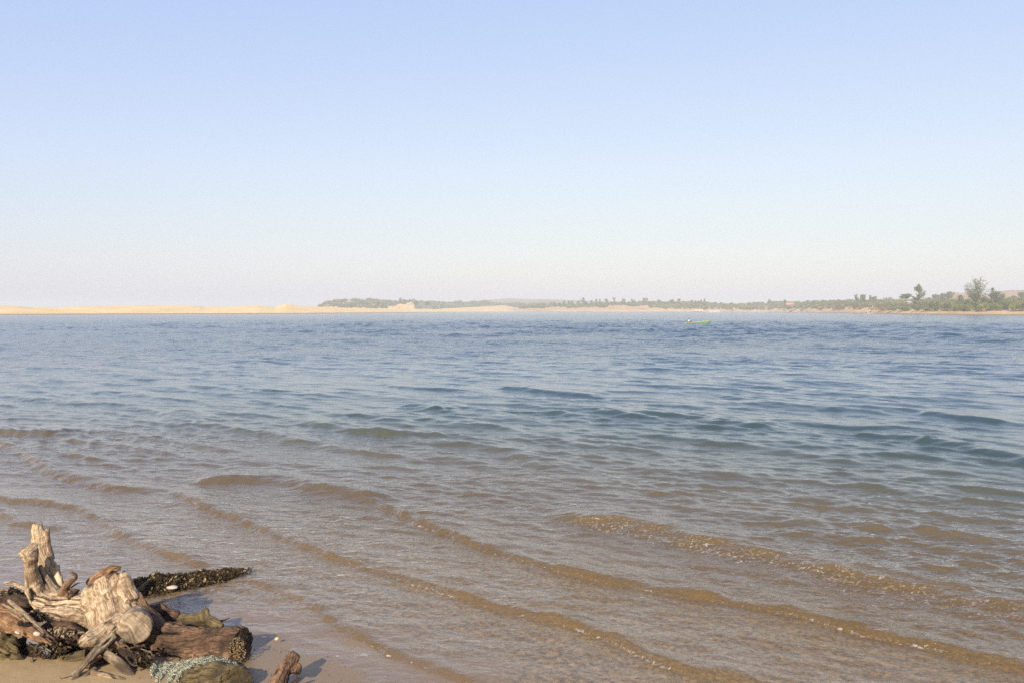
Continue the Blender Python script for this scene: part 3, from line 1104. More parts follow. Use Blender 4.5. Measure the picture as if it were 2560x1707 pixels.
# bushes behind the right-hand bank
bx = [(2336, 752, 30, "dkbush"), (2364, 756, 26, "dkbush"), (2386, 760, 28, "bush"), (2404, 758, 24, "bush"), (2421, 759, 22, "bush"), (2436, 755, 26, "dkbush"), (2455, 759, 26, "bush"), (2474, 757, 26, "bush"), (2494, 757, 30, "bush"), (2510, 753, 30, "dkbush"), (2530, 761, 28, "bush"), (2551, 757, 32, "dkbush"), (2580, 757, 34, "bush"),
      (2262, 766, 30, "bush"), (2292, 764, 24, "scrub"), (2314, 768, 28, "bush"), (2338, 767, 24, "scrub"), (2232, 768, 26, "scrub"), (2205, 768, 22, "dryscrub"), (2360, 769, 24, "dryscrub"), (2418, 749, 24, "dkbush")]
for i, (x, y, w, mt) in enumerate(bx):
    df = main_at(x)[0]
    bright = mt == "bush" and x > 2380
    if bright:
        lab, grp = "sunlit bright green bush in the row behind the right-hand sand bank", "bright bushes on the right-hand bank"
    elif mt == "dkbush":
        lab, grp = "dark green bush standing among the bright bushes on the right-hand bank", "dark bushes on the right-hand bank"
    else:
        lab, grp = "dull olive bush on the bank right of the dead tree", "olive bushes right of the dead tree"
    bush(x, y, 777.5, w, df + (22 if y < 756 else 14), mt, lab, grp)

# ------------------------------------------------------------------ small things on the far shore
M["orange"] = m_plain("orange_roof_tiles", (0.40, 0.17, 0.10), 0.8, 0.15, 1.0)
M["cream"] = m_plain("cream_plaster", (0.36, 0.28, 0.18), 0.9, 0.15, 0.6)
M["paleroof"] = m_plain("pale_roof_sheet", (0.40, 0.38, 0.32), 0.7, 0.1, 0.5)


def house(px0, px1, ytop, yeave, ybase, d, roofm, wallm, label, name="house"):
    a, b = P3(px0, yeave, d), P3(px1, yeave, d)
    w = b.x - a.x
    zt, ze, zb = P3(px0, ytop, d).z, a.z, P3(px0, ybase, d).z
    root = empty(name, ((a.x + b.x) / 2, d, zb))
    tag(root, label, "house")
    H1, H2 = ze - zb, zt - zb
    dp = w * 0.6
    wb = MB()
    wb.box((0, 0, H1 / 2 - 0.5), (w * 0.9, dp * 0.9, H1 + 1.0))
    wall = wb.build("wall", wallm, root, smooth=False)
    r = MB()
    x, y = w / 2, dp / 2
    rx = w * 0.28
    V = [(-x, -y, H1), (x, -y, H1), (x, y, H1), (-x, y, H1), (-rx, 0, H2), (rx, 0, H2), (-x, -y, H1 - .15), (x, -y, H1 - .15), (x, y, H1 - .15), (-x, y, H1 - .15)]
    r.add((V, [(0, 1, 5, 4), (1, 2, 5), (2, 3, 4, 5), (3, 0, 4), (6, 7, 1, 0), (7, 8, 2, 1), (8, 9, 3, 2), (9, 6, 0, 3), (9, 8, 7, 6)]))
    r.build("roof", roofm, root, smooth=False)
    for k in (-0.22, 0.2):
        wd = MB()
        wd.box((k * w, -dp * 0.45 - 0.02, H1 * 0.5), (w * 0.1, 0.08, H1 * 0.45))
        wd.build("window", M["bark"], root, smooth=False)
    return root


house(1962, 1984, 757.3, 761.8, 763.5, 960, M["orange"], M["bark"], "house with a bright orange roof half hidden in the scrub")
house(2264, 2289, 753, 755.5, 760, 575, M["paleroof"], M["cream"], "low house with a long pale roof under the flat-topped tree")
house(2199, 2210, 756.4, 757.8, 762, 760, M["paleroof"], M["cream"], "small house with a pale roof right of the dark casuarina clump")
house(2099, 2104, 758.5, 761.5, 764, 880, M["paleroof"], M["cream"], "tiny white hut in the scrub between the orange roof and the casuarina clump", name="hut")


def low_wall(px0, px1, yt, yb, d, label):
    a, b = P3(px0, yb, d), P3(px1, yb, d)
    H = P3(px0, yt, d).z - a.z
    w = b.x - a.x
    m = MB()
    n = 14
    rng = random.Random(int(px0))
    for k in range(n):
        hh = H * (0.82 + 0.22 * rng.random())
        m.box((-w / 2 + w * (k + .5) / n, 0.05 * rng.random(), hh / 2 - 0.5), (w / n * 0.995, 1.0 + 0.1 * rng.random(), hh + 1.0))
    o = m.build("low_wall", M["cream"], smooth=False)
    o.location = ((a.x + b.x) / 2, d, a.z)
    tag(o, label, "wall")


low_wall(1734, 1757, 773, 777.5, 1122, "straight cream wall on the far shore, left and shorter of two")
low_wall(1772, 1800, 774, 779.5, 1108, "worn cream wall near the far waterline, right and longer of two")


def dead_tree(px, d, ybase, limbs, label, name="dead_tree"):
    root_p = P3(px, ybase, d)
    root = empty(name, root_p)
    tag(root, label, "dead tree")
    tr = MB()
    for nm, pts in limbs:
        P = [P3(x, y, d + o) - root_p for x, y, o, r in pts]
        m = MB()
        m.add(tube(P, [r for *_, r in pts], 6))
        m.build(nm, M["deadwood"], root)


dead_tree(2170, 606, 785, [("trunk", [(2167, 786, 0, .7), (2169, 780, 0, .6), (2177, 774, 1, .45), (2182, 768, 2, .25), (2183, 764, 2, .1)]),
                           ("branch", [(2176, 775, 1, .3), (2180, 770, -1, .2), (2187, 767, -2, .08)]),
                           ("branch", [(2168, 783, 0, .5), (2165, 779, -1, .3), (2164, 774, -1, .12)]),
                           ("branch", [(2170, 780, 0, .3), (2166, 776, 2, .2), (2168, 771, 3, .08)]),
                           ("root", [(2168, 785, 0, .6), (2176, 784, -1, .4), (2186, 785, -2, .2)])],
          "bleached dead tree leaning right at the far waterline where the bank begins")
dead_tree(1915, 1090, 776, [("trunk", [(1914, 778, 0, .6), (1915, 772, 0, .5), (1918, 767, 0, .3), (1921, 763, 0, .15)]),
                            ("branch", [(1915, 772, 0, .35), (1911, 769, 0, .25), (1909, 765, 0, .1)]),
                            ("branch", [(1916, 771, 0, .3), (1913, 766, 1, .1)])],
          "small white dead tree forking in the dry scrub above the far waterline")

# ------------------------------------------------------------------ rowing boat and rower
M["hull"] = m_plain("green_boat_paint", (0.06, 0.20, 0.07), 0.45, 0.12, 3.0, 0.5)
M["gunwale"] = m_plain("weathered_boat_wood", (0.34, 0.24, 0.16), 0.8, 0.25, 6.0)
M["shirt"] = m_plain("white_shirt", (0.80, 0.79, 0.76), 0.9, 0.05, 6.0)
M["skin"] = m_plain("dark_skin", (0.07, 0.04, 0.028), 0.6, 0.1, 6.0)
M["hair"] = m_plain("black_hair", (0.012, 0.011, 0.010), 0.8, 0.1, 20.0)
M["shorts"] = m_plain("dark_trousers", (0.03, 0.03, 0.035), 0.9, 0.15, 10.0)
BD = 148.0
bpos = P3(1741, 810.5, BD)
bpos.z = 0
boat = empty("rowing_boat", bpos, math.radians(-14))
tag(boat, "green wooden rowing boat with one rower out on the lagoon", "boat")


def boat_sec(t):
    """half-section at t in 0..1 (stern left to bow right): x, half width, keel z, sheer z"""
    x = -2.25 + 4.5 * t
    w = 0.62 * (1 - max(0, (t - 0.42) / 0.58) ** 2.2) * (0.62 + 0.38 * min(1, t / 0.35) ** 0.7)
    sheer = 0.20 + 0.12 * t + 0.31 * t ** 2.4
    keel = -0.16 + 0.10 * max(0, t - 0.85) / 0.15
    return x, max(w, 0.025), keel, sheer


NS, NP = 19, 9
hv, hf = [], []
for i in range(NS):
    t = i / (NS - 1)
    x, w, kz, sz = boat_sec(t)
    for j in range(NP):
        a = -1 + 2 * j / (NP - 1)
        prof_ = abs(a) ** 0.75
        yy = w * math.copysign(min(1, abs(a) ** 0.7), a)
        zz = kz + (sz - kz) * abs(a) ** 2.0
        hv.append((x + 0.18 * t * t * (zz - kz), yy, zz))
for i in range(NS - 1):
    for j in range(NP - 1):
        hf.append((i * NP + j, i * NP + j + 1, (i + 1) * NP + j + 1, (i + 1) * NP + j))
hf.append(tuple(range(NP)))
hull = MB()
hull.add((hv, hf))
ho = hull.build("hull", M["hull"], boat)
so = ho.modifiers.new("thick", 'SOLIDIFY')
so.thickness = 0.03
so.offset = 1
for sgn in (-1, 1):
    g = MB()
    pts = []
    for i in range(NS):
        t = i / (NS - 1)
        x, w, kz, sz = boat_sec(t)
        pts.append((x + 0.18 * t * t * (sz - kz), sgn * (w + 0.02), sz + 0.02))
    g.add(tube(pts, [0.07] * NS, 6))
    g.build("gunwale", M["gunwale"], boat)
for t in (0.22, 0.45, 0.68):
    x, w, kz, sz = boat_sec(t)
    s_ = MB()
    s_.box((x, 0, sz - 0.10), (0.24, 2 * w - 0.06, 0.03))
    s_.build("thwart", M["gunwale"], boat, smooth=False)
for sgn in (-1, 1):
    oar = empty("oar", (0, 0, 0))
    oar.parent = boat
    bpy.data.objects.remove(oar)
    o_ = MB()
    a_, b_ = Vector((-1.05, sgn * 0.25, 0.62)), Vector((-2.2, sgn * 1.5, 0.02))
    o_.add(tube([a_, a_.lerp(b_, 0.5), b_], [0.03, 0.03, 0.025], 6))
    e = (b_ - a_).normalized()
    o_.box(b_ + e * 0.22, (0.5, 0.03, 0.15), e.to_track_quat('X', 'Z').to_matrix().to_4x4())
    oo = o_.build("oar", M["gunwale"])
    oo.location = boat.location
    oo.rotation_euler = boat.rotation_euler
    tag(oo, "wooden oar on the near side of the green boat, blade in the water" if sgn < 0 else "wooden oar on the far side of the green boat, blade in the water", "oar")


def skin_body(name, joints, edges, mat, parent, root=0, sub=1):
    me = bpy.data.meshes.new(name)
    me.from_pydata([j[0] for j in joints], edges, [])
    o = link(name, me, None, parent)
    o.modifiers.new("skin", 'SKIN')
    for i, j in enumerate(joints):
        r = j[1] if isinstance(j[1], tuple) else (j[1], j[1])
        me.skin_vertices[0].data[i].radius = r
        me.skin_vertices[0].data[i].use_root = (i == root)
    ss = o.modifiers.new("sub", 'SUBSURF')
    ss.levels = ss.render_levels = sub
    bpy.context.view_layer.update()
    dg = bpy.context.evaluated_depsgraph_get()
    m2 = bpy.data.meshes.new_from_object(o.evaluated_get(dg))
    o.modifiers.clear()
    o.data = m2
    m2.name = name
    m2.polygons.foreach_set("use_smooth", [True] * len(m2.polygons))
    m2.materials.clear()
    m2.materials.append(mat)
    return o


pm = empty("person", (0, 0, 0))
pm.location = boat.matrix_basis @ Vector((-1.28, 0, 0.20)) if False else Vector(bpos) + Matrix.Rotation(math.radians(-14), 3, 'Z') @ Vector((-1.28, 0, 0.20))
pm.rotation_euler = (0, 0, math.radians(-14))
tag(pm, "rower in a white shirt seated at the low end of the green boat, leaning left", "person")
# seated on the thwart, trunk leaning to -x, knees toward +x, hands on the oars
J = [((0, 0, 0.08), 0.13), ((-0.04, 0, 0.26), 0.125), ((-0.10, 0, 0.46), 0.14), ((-0.14, 0, 0.58), 0.07), ((-0.17, 0, 0.67), 0.075), ((-0.19, 0, 0.77), 0.095), ((-0.20, 0, 0.85), 0.06)]
E = [(0, 1), (1, 2), (2, 3), (3, 4), (4, 5), (5, 6)]
for sg in (-1, 1):
    n0 = len(J)
    J += [((-0.11, sg * 0.19, 0.50), 0.06), ((-0.02, sg * 0.26, 0.30), 0.05), ((0.16, sg * 0.25, 0.36), 0.038), ((0.22, sg * 0.25, 0.41), 0.032)]
    E += [(2, n0), (n0, n0 + 1), (n0 + 1, n0 + 2), (n0 + 2, n0 + 3)]
    n1 = len(J)
    J += [((0.10, sg * 0.10, 0.06), 0.085), ((0.42, sg * 0.13, 0.20), 0.065), ((0.58, sg * 0.13, -0.10), 0.05), ((0.68, sg * 0.13, -0.14), 0.045)]
    E += [(0, n1), (n1, n1 + 1), (n1 + 1, n1 + 2), (n1 + 2, n1 + 3)]
skin_body("body", J, E, M["skin"], pm)
SJ = [((0.0, 0, 0.10), 0.15), ((-0.04, 0, 0.26), 0.15), ((-0.10, 0, 0.46), 0.165), ((-0.13, 0, 0.55), 0.085)]
SE = [(0, 1), (1, 2), (2, 3)]
for sg in (-1, 1):
    n0 = len(SJ)
    SJ += [((-0.11, sg * 0.20, 0.50), 0.085), ((-0.04, sg * 0.26, 0.36), 0.075)]
    SE += [(2, n0), (n0, n0 + 1)]
skin_body("shirt", SJ, SE, M["shirt"], pm)
skin_body("hair", [((-0.19, 0, 0.80), 0.098), ((-0.185, 0, 0.88), 0.07)], [(0, 1)], M["hair"], pm)
TJ = [((0, 0, 0.05), 0.145)]
TE = []
for sg in (-1, 1):
    n1 = len(TJ)
    TJ += [((0.12, sg * 0.10, 0.06), 0.098), ((0.40, sg * 0.13, 0.19), 0.08)]
    TE += [(0, n1), (n1, n1 + 1)]
skin_body("trousers", TJ, TE, M["shorts"], pm)

# ------------------------------------------------------------------ driftwood
M["pale"] = m_wood("bleached_driftwood", (0.53, 0.405, 0.26), (0.28, 0.18, 0.10), (0.045, 0.025, 0.013), 0.8)
M["grey"] = m_wood("grey_driftwood", (0.34, 0.26, 0.165), (0.17, 0.115, 0.07), (0.04, 0.025, 0.015), 0.8)
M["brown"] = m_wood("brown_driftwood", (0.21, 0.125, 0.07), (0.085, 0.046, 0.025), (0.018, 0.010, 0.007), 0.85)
M["red"] = m_wood("reddish_driftwood", (0.31, 0.185, 0.10), (0.15, 0.075, 0.035), (0.03, 0.016, 0.01), 0.6)
M["olive"] = m_wood("olive_driftwood", (0.21, 0.155, 0.065), (0.12, 0.085, 0.04), (0.03, 0.02, 0.012), 0.45)


def remesh(name, tubes, voxel):
    b = MB()
    for pts, rad, seg in tubes:
        P = [Vector(p) for p in pts]
        # resample for smooth bends
        Q, R = [], []
        for i in range(len(P) - 1):
            p0, p1, p2, p3 = P[max(i - 1, 0)], P[i], P[i + 1], P[min(i + 2, len(P) - 1)]
            for k in range(4):
                t = k / 4
                Q.append(0.5 * ((2 * p1) + (p2 - p0) * t + (2 * p0 - 5 * p1 + 4 * p2 - p3) * t * t + (3 * p1 - p0 - 3 * p2 + p3) * t ** 3))
                R.append(rad[i] + (rad[i + 1] - rad[i]) * t)
        Q.append(P[-1])
        R.append(rad[-1])
        b.add(tube(Q, R, seg))
    me = b.mesh(name)
    o = link(name, me)
    md = o.modifiers.new("rm", 'REMESH')
    md.mode = 'VOXEL'
    md.voxel_size = voxel
    bpy.context.view_layer.update()
    dg = bpy.context.evaluated_depsgraph_get()
    m2 = bpy.data.meshes.new_from_object(o.evaluated_get(dg))
    bpy.data.objects.remove(o)
    return m2


def wood(name, chains, mat, parent, voxel=0.007, lump=0.016, groove=0.006, crack=0.5, damp=0.0, seed=0, flat=None, iso=False, shear=None):
    """chains: list of lists of (u, v, d, r) in enlarged-corner units; r in the same units (about millimetres)"""
    tubes = []
    for ch in chains:
        pts = [Z(u, v, d) for u, v, d, r in ch]
        rad = [r / 2.94 / FPX * d for u, v, d, r in ch]
        tubes.append((pts, rad, 14))
    me = remesh(name, tubes, voxel)
    n = len(me.vertices)
    V = np.empty(n * 3, np.float32)
    me.vertices.foreach_get("co", V)
    V = V.reshape(-1, 3)
    best = np.full(n, 1e9)
    al = np.zeros(n)
    an = np.zeros(n)
    rd = np.zeros(n)
    ax_ = np.zeros(n)
    ay_ = np.zeros(n)
    tot = 0.0
    for pts, rad, _ in tubes:
        up = None
        for i in range(len(pts) - 1):
            a, b = np.array(pts[i]), np.array(pts[i + 1])
            L = np.linalg.norm(b - a)
            e = (b - a) / L
            ref = np.array([0.31, -0.62, 0.72])
            ux = np.cross(e, ref)
            ux /= np.linalg.norm(ux)
            uy = np.cross(e, ux)
            w = V - a
            t = np.clip(w @ e, 0, L)
            dv = w - t[:, None] * e
            dist = np.linalg.norm(dv, axis=1)
            rr = rad[i] + (rad[i + 1] - rad[i]) * t / L
            m = (dist - rr) < best
            best[m] = (dist - rr)[m]
            al[m] = (tot + t)[m]
            an[m] = np.arctan2(dv @ uy, dv @ ux)[m]
            rd[m] = rr[m]
            ax_[m] = (dv @ ux)[m]
            ay_[m] = (dv @ uy)[m]
            tot += L
        tot += 0.37
    # seam-free angular coordinate
    cx, cy = ax_, ay_
    N = np.empty(n * 3, np.float32)
    me.vertices.foreach_get("normal", N)
    N = N.reshape(-1, 3)
    sd = seed * 3.7
    tw = al * 1.3
    c2, s2 = np.cos(tw), np.sin(tw)
    gx, gy = cx * c2 - cy * s2, cx * s2 + cy * c2
    if iso:
        gx, gy, al = V[:, 0] * 0.25, V[:, 2] * 0.25, V[:, 1] * 0.25
    g3 = np.stack([gx, gy, al], 1)
    warp = 0.010 * np.stack([perlin(V * 9 + sd), perlin(V * 9 + 40 + sd), 0 * al], 1)
    gw = g3 + warp
    grv = 1 - np.abs(perlin(gw * np.array([60, 60, 2.6]) + sd)) * 1.8
    grv2 = 1 - np.abs(perlin(gw * np.array([130, 130, 6.0]) + 7 + sd)) * 1.8
    big = fbm(V * 5.5 + sd, 3) + 0.45 * fbm(V * 17 + sd, 2)
    ck = 1 - np.abs(perlin(gw * np.array([16, 16, 1.6]) + 23 + sd)) * 9.0
    ck = np.clip(ck, 0, 1) * sstep(perlin(V * 4 + 60 + sd), -0.25, 0.35) * crack * 1.25
    small = np.clip(rd / 0.06, 0.15, 1.0)
    disp = lump * big * small - groove * (np.clip(grv, 0, 1) ** 2) * small - 0.5 * groove * np.clip(grv2, 0, 1) ** 2 * small - 0.022 * ck * small
    V2 = V + N * disp[:, None]
    if shear:                                   # oblique broken top: the left side stands lower
        xr, zm, zt, k_ = shear
        V2[:, 2] -= k_ * np.clip(xr - V2[:, 0], 0, 1) * sstep(V2[:, 2], zm, zt)
        V2[:, 2] += 0.03 * perlin(V2 * np.array([16, 16, 0]) + 5) * sstep(V2[:, 2], zm + 0.5 * (zt - zm), zt)
    me.vertices.foreach_set("co", V2.astype(np.float32).ravel())
    me.update()
    ang = np.stack([al, gx * 1.0, gy * 1.0], 1)
    # grain texture space: x along the fibres, y/z across
    attr(me, "grain", np.stack([al, gw[:, 0] + 0.73 * gw[:, 1], gw[:, 1] * 0 + 0.1 * seed], 1))
    attr(me, "crack", np.clip(ck * 1.6, 0, 1))
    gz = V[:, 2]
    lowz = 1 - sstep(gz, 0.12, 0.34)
    attr(me, "damp", np.clip(damp + 0.9 * lowz * sstep(perlin(V * 7 + 9), -0.4, 0.5), 0, 1))  # darker near the sand: wet wood and the shade under roots, as colour
    me.polygons.foreach_set("use_smooth", [True] * len(me.polygons))
    return link(name, me, M[mat], parent)


stump = empty("driftwood_stump", Z(850, 1080, 5.6))
stump["label"] = "bleached upturned tree stump with two broken prongs and a round sawn knot on the sand"
stump["category"] = "stump"


def child_of(o, root):
    o.parent = root
    o.matrix_parent_inverse = Matrix.Translation(-Vector(root.location))
    return o


def W(name, chains, mat, root=None, **k):
    o = wood(name, chains, mat, None, **k)
    if root is not None:
        child_of(o, root)
    return o


W("trunk", [[(765, 452, 5.92, 150), (775, 540, 5.9, 172), (800, 640, 5.88, 190), (845, 760, 5.85, 225), (870, 880, 5.82, 230), (880, 1010, 5.8, 190)],
            [(905, 440, 5.86, 26), (915, 520, 5.84, 60), (930, 640, 5.82, 90)],
            [(630, 520, 5.84, 34), (660, 640, 5.82, 60), (670, 800, 5.78, 75), (660, 880, 5.76, 40)]], "pale", stump, lump=0.024, groove=0.0014, crack=0.35, seed=1, shear=(Z(900, 440, 5.9).x, Z(0, 760, 5.85).z, Z(0, 430, 5.9).z, 0.42))
W("broken_top", [[(640, 530, 5.99, 24), (700, 492, 6.01, 34), (770, 452, 6.02, 38), (840, 416, 6.02, 32), (880, 410, 6.0, 20)]], "red", stump, lump=0.02, groove=0.006, crack=0.8, seed=17)
W("sawn_knot", [[(985, 810, 5.78, 128), (995, 838, 5.55, 122), (998, 845, 5.50, 116)]], "grey", stump, lump=0.010, groove=0.0015, crack=0.3, seed=2, iso=True)
W("root", [[(900, 800, 5.62, 85), (810, 860, 5.52, 92), (700, 930, 5.42, 82), (630, 950, 5.36, 62), (585, 945, 5.36, 30)]], "pale", stump, lump=0.018, groove=0.004, crack=0.5, seed=3)
W("root", [[(900, 880, 5.58, 70), (900, 930, 5.5, 60), (850, 1000, 5.45, 40)]], "grey", stump, lump=0.012, seed=4)
W("root", [[(830, 900, 5.42, 36), (770, 960, 5.36, 40), (690, 1040, 5.28, 36), (620, 1120, 5.22, 26), (540, 1195, 5.17, 24), (440, 1222, 5.14, 16)],
           [(590, 1150, 5.2, 18), (550, 1220, 5.14, 22), (520, 1262, 5.1, 20)]], "grey", stump, lump=0.008, groove=0.006, crack=0.8, seed=5)
W("root", [[(730, 1010, 5.36, 22), (800, 1050, 5.34, 32), (890, 1120, 5.3, 38), (950, 1190, 5.25, 42), (1020, 1290, 5.18, 44)]], "grey", stump, lump=0.010, crack=0.7, seed=6)
W("broken_prong", [[(215, 262, 5.78, 56), (222, 330, 5.8, 52), (232, 430, 5.83, 50), (248, 530, 5.86, 58), (300, 620, 5.88, 82), (400, 670, 5.88, 98), (520, 680, 5.88, 92), (640, 690, 5.88, 80)],
                   [(140, 318, 5.74, 12), (178, 310, 5.77, 40), (222, 350, 5.8, 44)],
                   [(255, 275, 5.8, 28), (258, 360, 5.82, 26)]], "pale", stump, lump=0.014, groove=0.004, crack=0.9, seed=7)
W("broken_prong", [[(276, 82, 6.03, 31), (280, 140, 6.03, 44), (290, 230, 6.03, 48), (318, 330, 6.03, 56), (355, 430, 6.03, 60), (410, 530, 6.01, 56), (450, 620, 6.0, 50)],
                   [(352, 118, 6.02, 14), (344, 160, 6.03, 24), (345, 250, 6.04, 32), (365, 350, 6.06, 40)],
                   [(395, 400, 6.02, 36), (430, 500, 6.0, 34), (455, 590, 5.98, 30)]], "pale", stump, lump=0.012, groove=0.0045, crack=1.0, seed=8)
W("root", [[(292, 385, 5.92, 14), (325, 470, 5.92, 34), (375, 560, 5.92, 46), (440, 620, 5.9, 60), (540, 650, 5.9, 60)]], "grey", stump, lump=0.010, crack=0.6, seed=9)
W("twig", [[(450, 610, 5.86, 34), (485, 545, 5.86, 30), (520, 505, 5.86, 24), (552, 488, 5.87, 17), (556, 462, 5.87, 13), (530, 448, 5.87, 11), (508, 440, 5.87, 5)],
           [(540, 620, 5.88, 70), (500, 590, 5.88, 40)]], "brown", stump, voxel=0.005, lump=0.006, seed=10)
W("twig", [[(520, 555, 5.9, 5), (555, 530, 5.9, 6), (588, 514, 5.9, 4)]], "brown", stump, voxel=0.003, lump=0.0, groove=0.0, seed=11)
W("root", [[(215, 742, 5.66, 14), (290, 745, 5.68, 44), (380, 748, 5.7, 62), (480, 775, 5.72, 74), (580, 785, 5.74, 70), (680, 800, 5.76, 60)]], "pale", stump, lump=0.016, groove=0.007, crack=0.9, seed=12)
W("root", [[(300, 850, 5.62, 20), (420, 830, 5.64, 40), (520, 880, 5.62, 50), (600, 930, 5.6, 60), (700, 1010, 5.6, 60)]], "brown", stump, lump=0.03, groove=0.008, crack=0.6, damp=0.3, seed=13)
W("root", [[(1000, 930, 5.58, 14), (1018, 990, 5.5, 14), (1000, 1070, 5.42, 12), (985, 1150, 5.36, 12)]], "red", stump, voxel=0.004, lump=0.004, groove=0.002, seed=14)
W("root", [[(1010, 590, 5.86, 20), (1060, 680, 5.82, 30), (1120, 790, 5.76, 60), (1170, 900, 5.7, 80), (1160, 1020, 5.66, 90)]], "brown", stump, lump=0.02, groove=0.009, crack=0.8, damp=0.1, seed=15)
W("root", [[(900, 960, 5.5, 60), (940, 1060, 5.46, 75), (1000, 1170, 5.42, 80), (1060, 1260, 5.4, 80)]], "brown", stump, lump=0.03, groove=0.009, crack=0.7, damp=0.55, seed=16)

_rl = random.Random(77)
for i_ in range(22):
    if i_ < 13:
        u_, v_, d_ = _rl.uniform(160, 640), _rl.uniform(850, 1020), 5.50
    else:
        u_, v_, d_ = _rl.uniform(840, 1120), _rl.uniform(940, 1180), 5.40
    a_ = _rl.uniform(-0.9, 0.9) + (math.pi if _rl.random() < 0.5 else 0)
    L_ = _rl.uniform(60, 160)
    r_ = _rl.uniform(7, 18)
    pts_ = [(u_ + math.cos(a_) * L_ * k_ / 3 + _rl.uniform(-12, 12), v_ + abs(math.sin(a_)) * L_ * k_ / 3 + _rl.uniform(-14, 14), d_ - 0.05 * k_ + _rl.uniform(-.03, .03), r_ * (1 - 0.2 * k_)) for k_ in range(4)]
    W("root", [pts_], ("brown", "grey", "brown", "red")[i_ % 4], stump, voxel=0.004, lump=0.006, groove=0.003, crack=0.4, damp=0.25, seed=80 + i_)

log = empty("driftwood_log", Z(1450, 1130, 5.6))
log["label"] = "thick dark brown driftwood log lying right of the stump, barnacles on its cut end"
log["category"] = "log"
W("trunk", [[(1060, 900, 5.74, 120), (1180, 930, 5.72, 132), (1330, 960, 5.7, 138), (1480, 975, 5.68, 135), (1620, 975, 5.64, 138), (1740, 985, 5.6, 150), (1775, 990, 5.59, 146)],
            [(1150, 1060, 5.6, 60), (1300, 1090, 5.58, 70), (1440, 1080, 5.58, 70)],
            [(1640, 1060, 5.55, 70), (1720, 1090, 5.52, 85), (1760, 1100, 5.52, 80)]], "brown", log, lump=0.024, groove=0.008, crack=0.8, seed=20)
W("branch_stub", [[(1180, 772, 5.98, 24), (1300, 778, 5.97, 38), (1430, 790, 5.96, 46), (1540, 800, 5.94, 44), (1640, 838, 5.9, 22)],
                  [(1500, 800, 5.95, 60), (1490, 742, 5.96, 60), (1482, 722, 5.96, 44)]], "olive", log, lump=0.014, groove=0.003, crack=0.2, seed=21)
W("branch_stub", [[(1100, 700, 6.02, 30), (1150, 712, 6.0, 48), (1210, 735, 5.98, 36), (1280, 752, 5.96, 40), (1310, 760, 5.96, 24)]], "brown", log, lump=0.02, groove=0.006, crack=0.5, damp=0.35, seed=22)

M["barn"] = m_plain("barnacle_shell", (0.19, 0.13, 0.055), 0.5, 0.5, 90.0, 0.5)


def barnacles(name, cu, cv, d, ru, rv, nb, size, root, seed, facing):
    rng = random.Random(seed)
    b = MB()
    f = Vector(facing).normalized()
    for i in range(nb):
        a, r = rng.uniform(0, 6.28), math.sqrt(rng.random())
        c = Z(cu + ru * r * math.cos(a), cv + rv * r * math.sin(a), d + rng.uniform(-0.03, 0.03))
        s = size * rng.uniform(0.5, 1.4)
        dv = (f + Vector((rng.gauss(0, .4), rng.gauss(0, .4), rng.gauss(0, .4)))).normalized()
        b.add(tube([c - dv * s * 1.5, c, c + dv * s], [s * 1.2, s, s * 0.45], 6))
    o = b.build(name, M["barn"], None)
    child_of(o, root)
    return o


barnacles("barnacle_crust", 1745, 1015, 5.47, 62, 95, 280, 0.0034, log, 3, (0.5, -1, 0.2))

front = W("sawn_log", [[(1330, 1310, 5.2, 80), (1420, 1250, 5.19, 112), (1540, 1245, 5.17, 128), (1660, 1258, 5.12, 142), (1725, 1275, 5.02, 140)],
                       [(1452, 1120, 5.16, 16), (1470, 1180, 5.17, 60)]], "olive", None, lump=0.020, groove=0.004, crack=0.35, seed=30)
tag(front, "smooth olive brown log end in front of the net at the bottom edge", "log")

post = W("root_snag", [[(1960, 1370, 4.98, 70), (2040, 1260, 5.06, 72), (2095, 1165, 5.13, 64), (2140, 1085, 5.2, 50), (2166, 1045, 5.23, 42), (2176, 1030, 5.24, 34)],
                       [(2190, 1110, 5.18, 12), (2198, 1140, 5.16, 26), (2185, 1190, 5.12, 30)],
                       [(2222, 1212, 5.08, 6), (2190, 1225, 5.07, 14), (2150, 1260, 5.06, 22)]], "brown", None, lump=0.02, groove=0.010, crack=0.6, seed=31)
tag(post, "short dark snag poking up from wet sand, rightmost piece of driftwood", "driftwood")

leftlog = empty("driftwood_log", Z(120, 1000, 5.5))
leftlog["label"] = "reddish split log with a dark knot hole at the left edge below the prongs"
leftlog["category"] = "log"
W("trunk", [[(-110, 690, 5.56, 60), (-20, 735, 5.54, 72), (90, 800, 5.5, 76), (190, 860, 5.47, 58), (300, 925, 5.44, 32), (390, 968, 5.42, 14)]], "red", leftlog, lump=0.014, groove=0.007, crack=0.9, seed=40)
W("splinter", [[(60, 645, 5.52, 14), (130, 700, 5.5, 18), (240, 800, 5.48, 16), (330, 890, 5.45, 10)],
               [(20, 670, 5.52, 10), (120, 735, 5.5, 14), (220, 815, 5.48, 12)]], "grey", leftlog, voxel=0.005, lump=0.004, groove=0.004, seed=41)
W("knot_hole", [[(150, 812, 5.42, 20), (150, 814, 5.40, 22), (150, 815, 5.38, 17)]], "brown", leftlog, voxel=0.004, lump=0.002, groove=0.0, damp=0.95, seed=42)

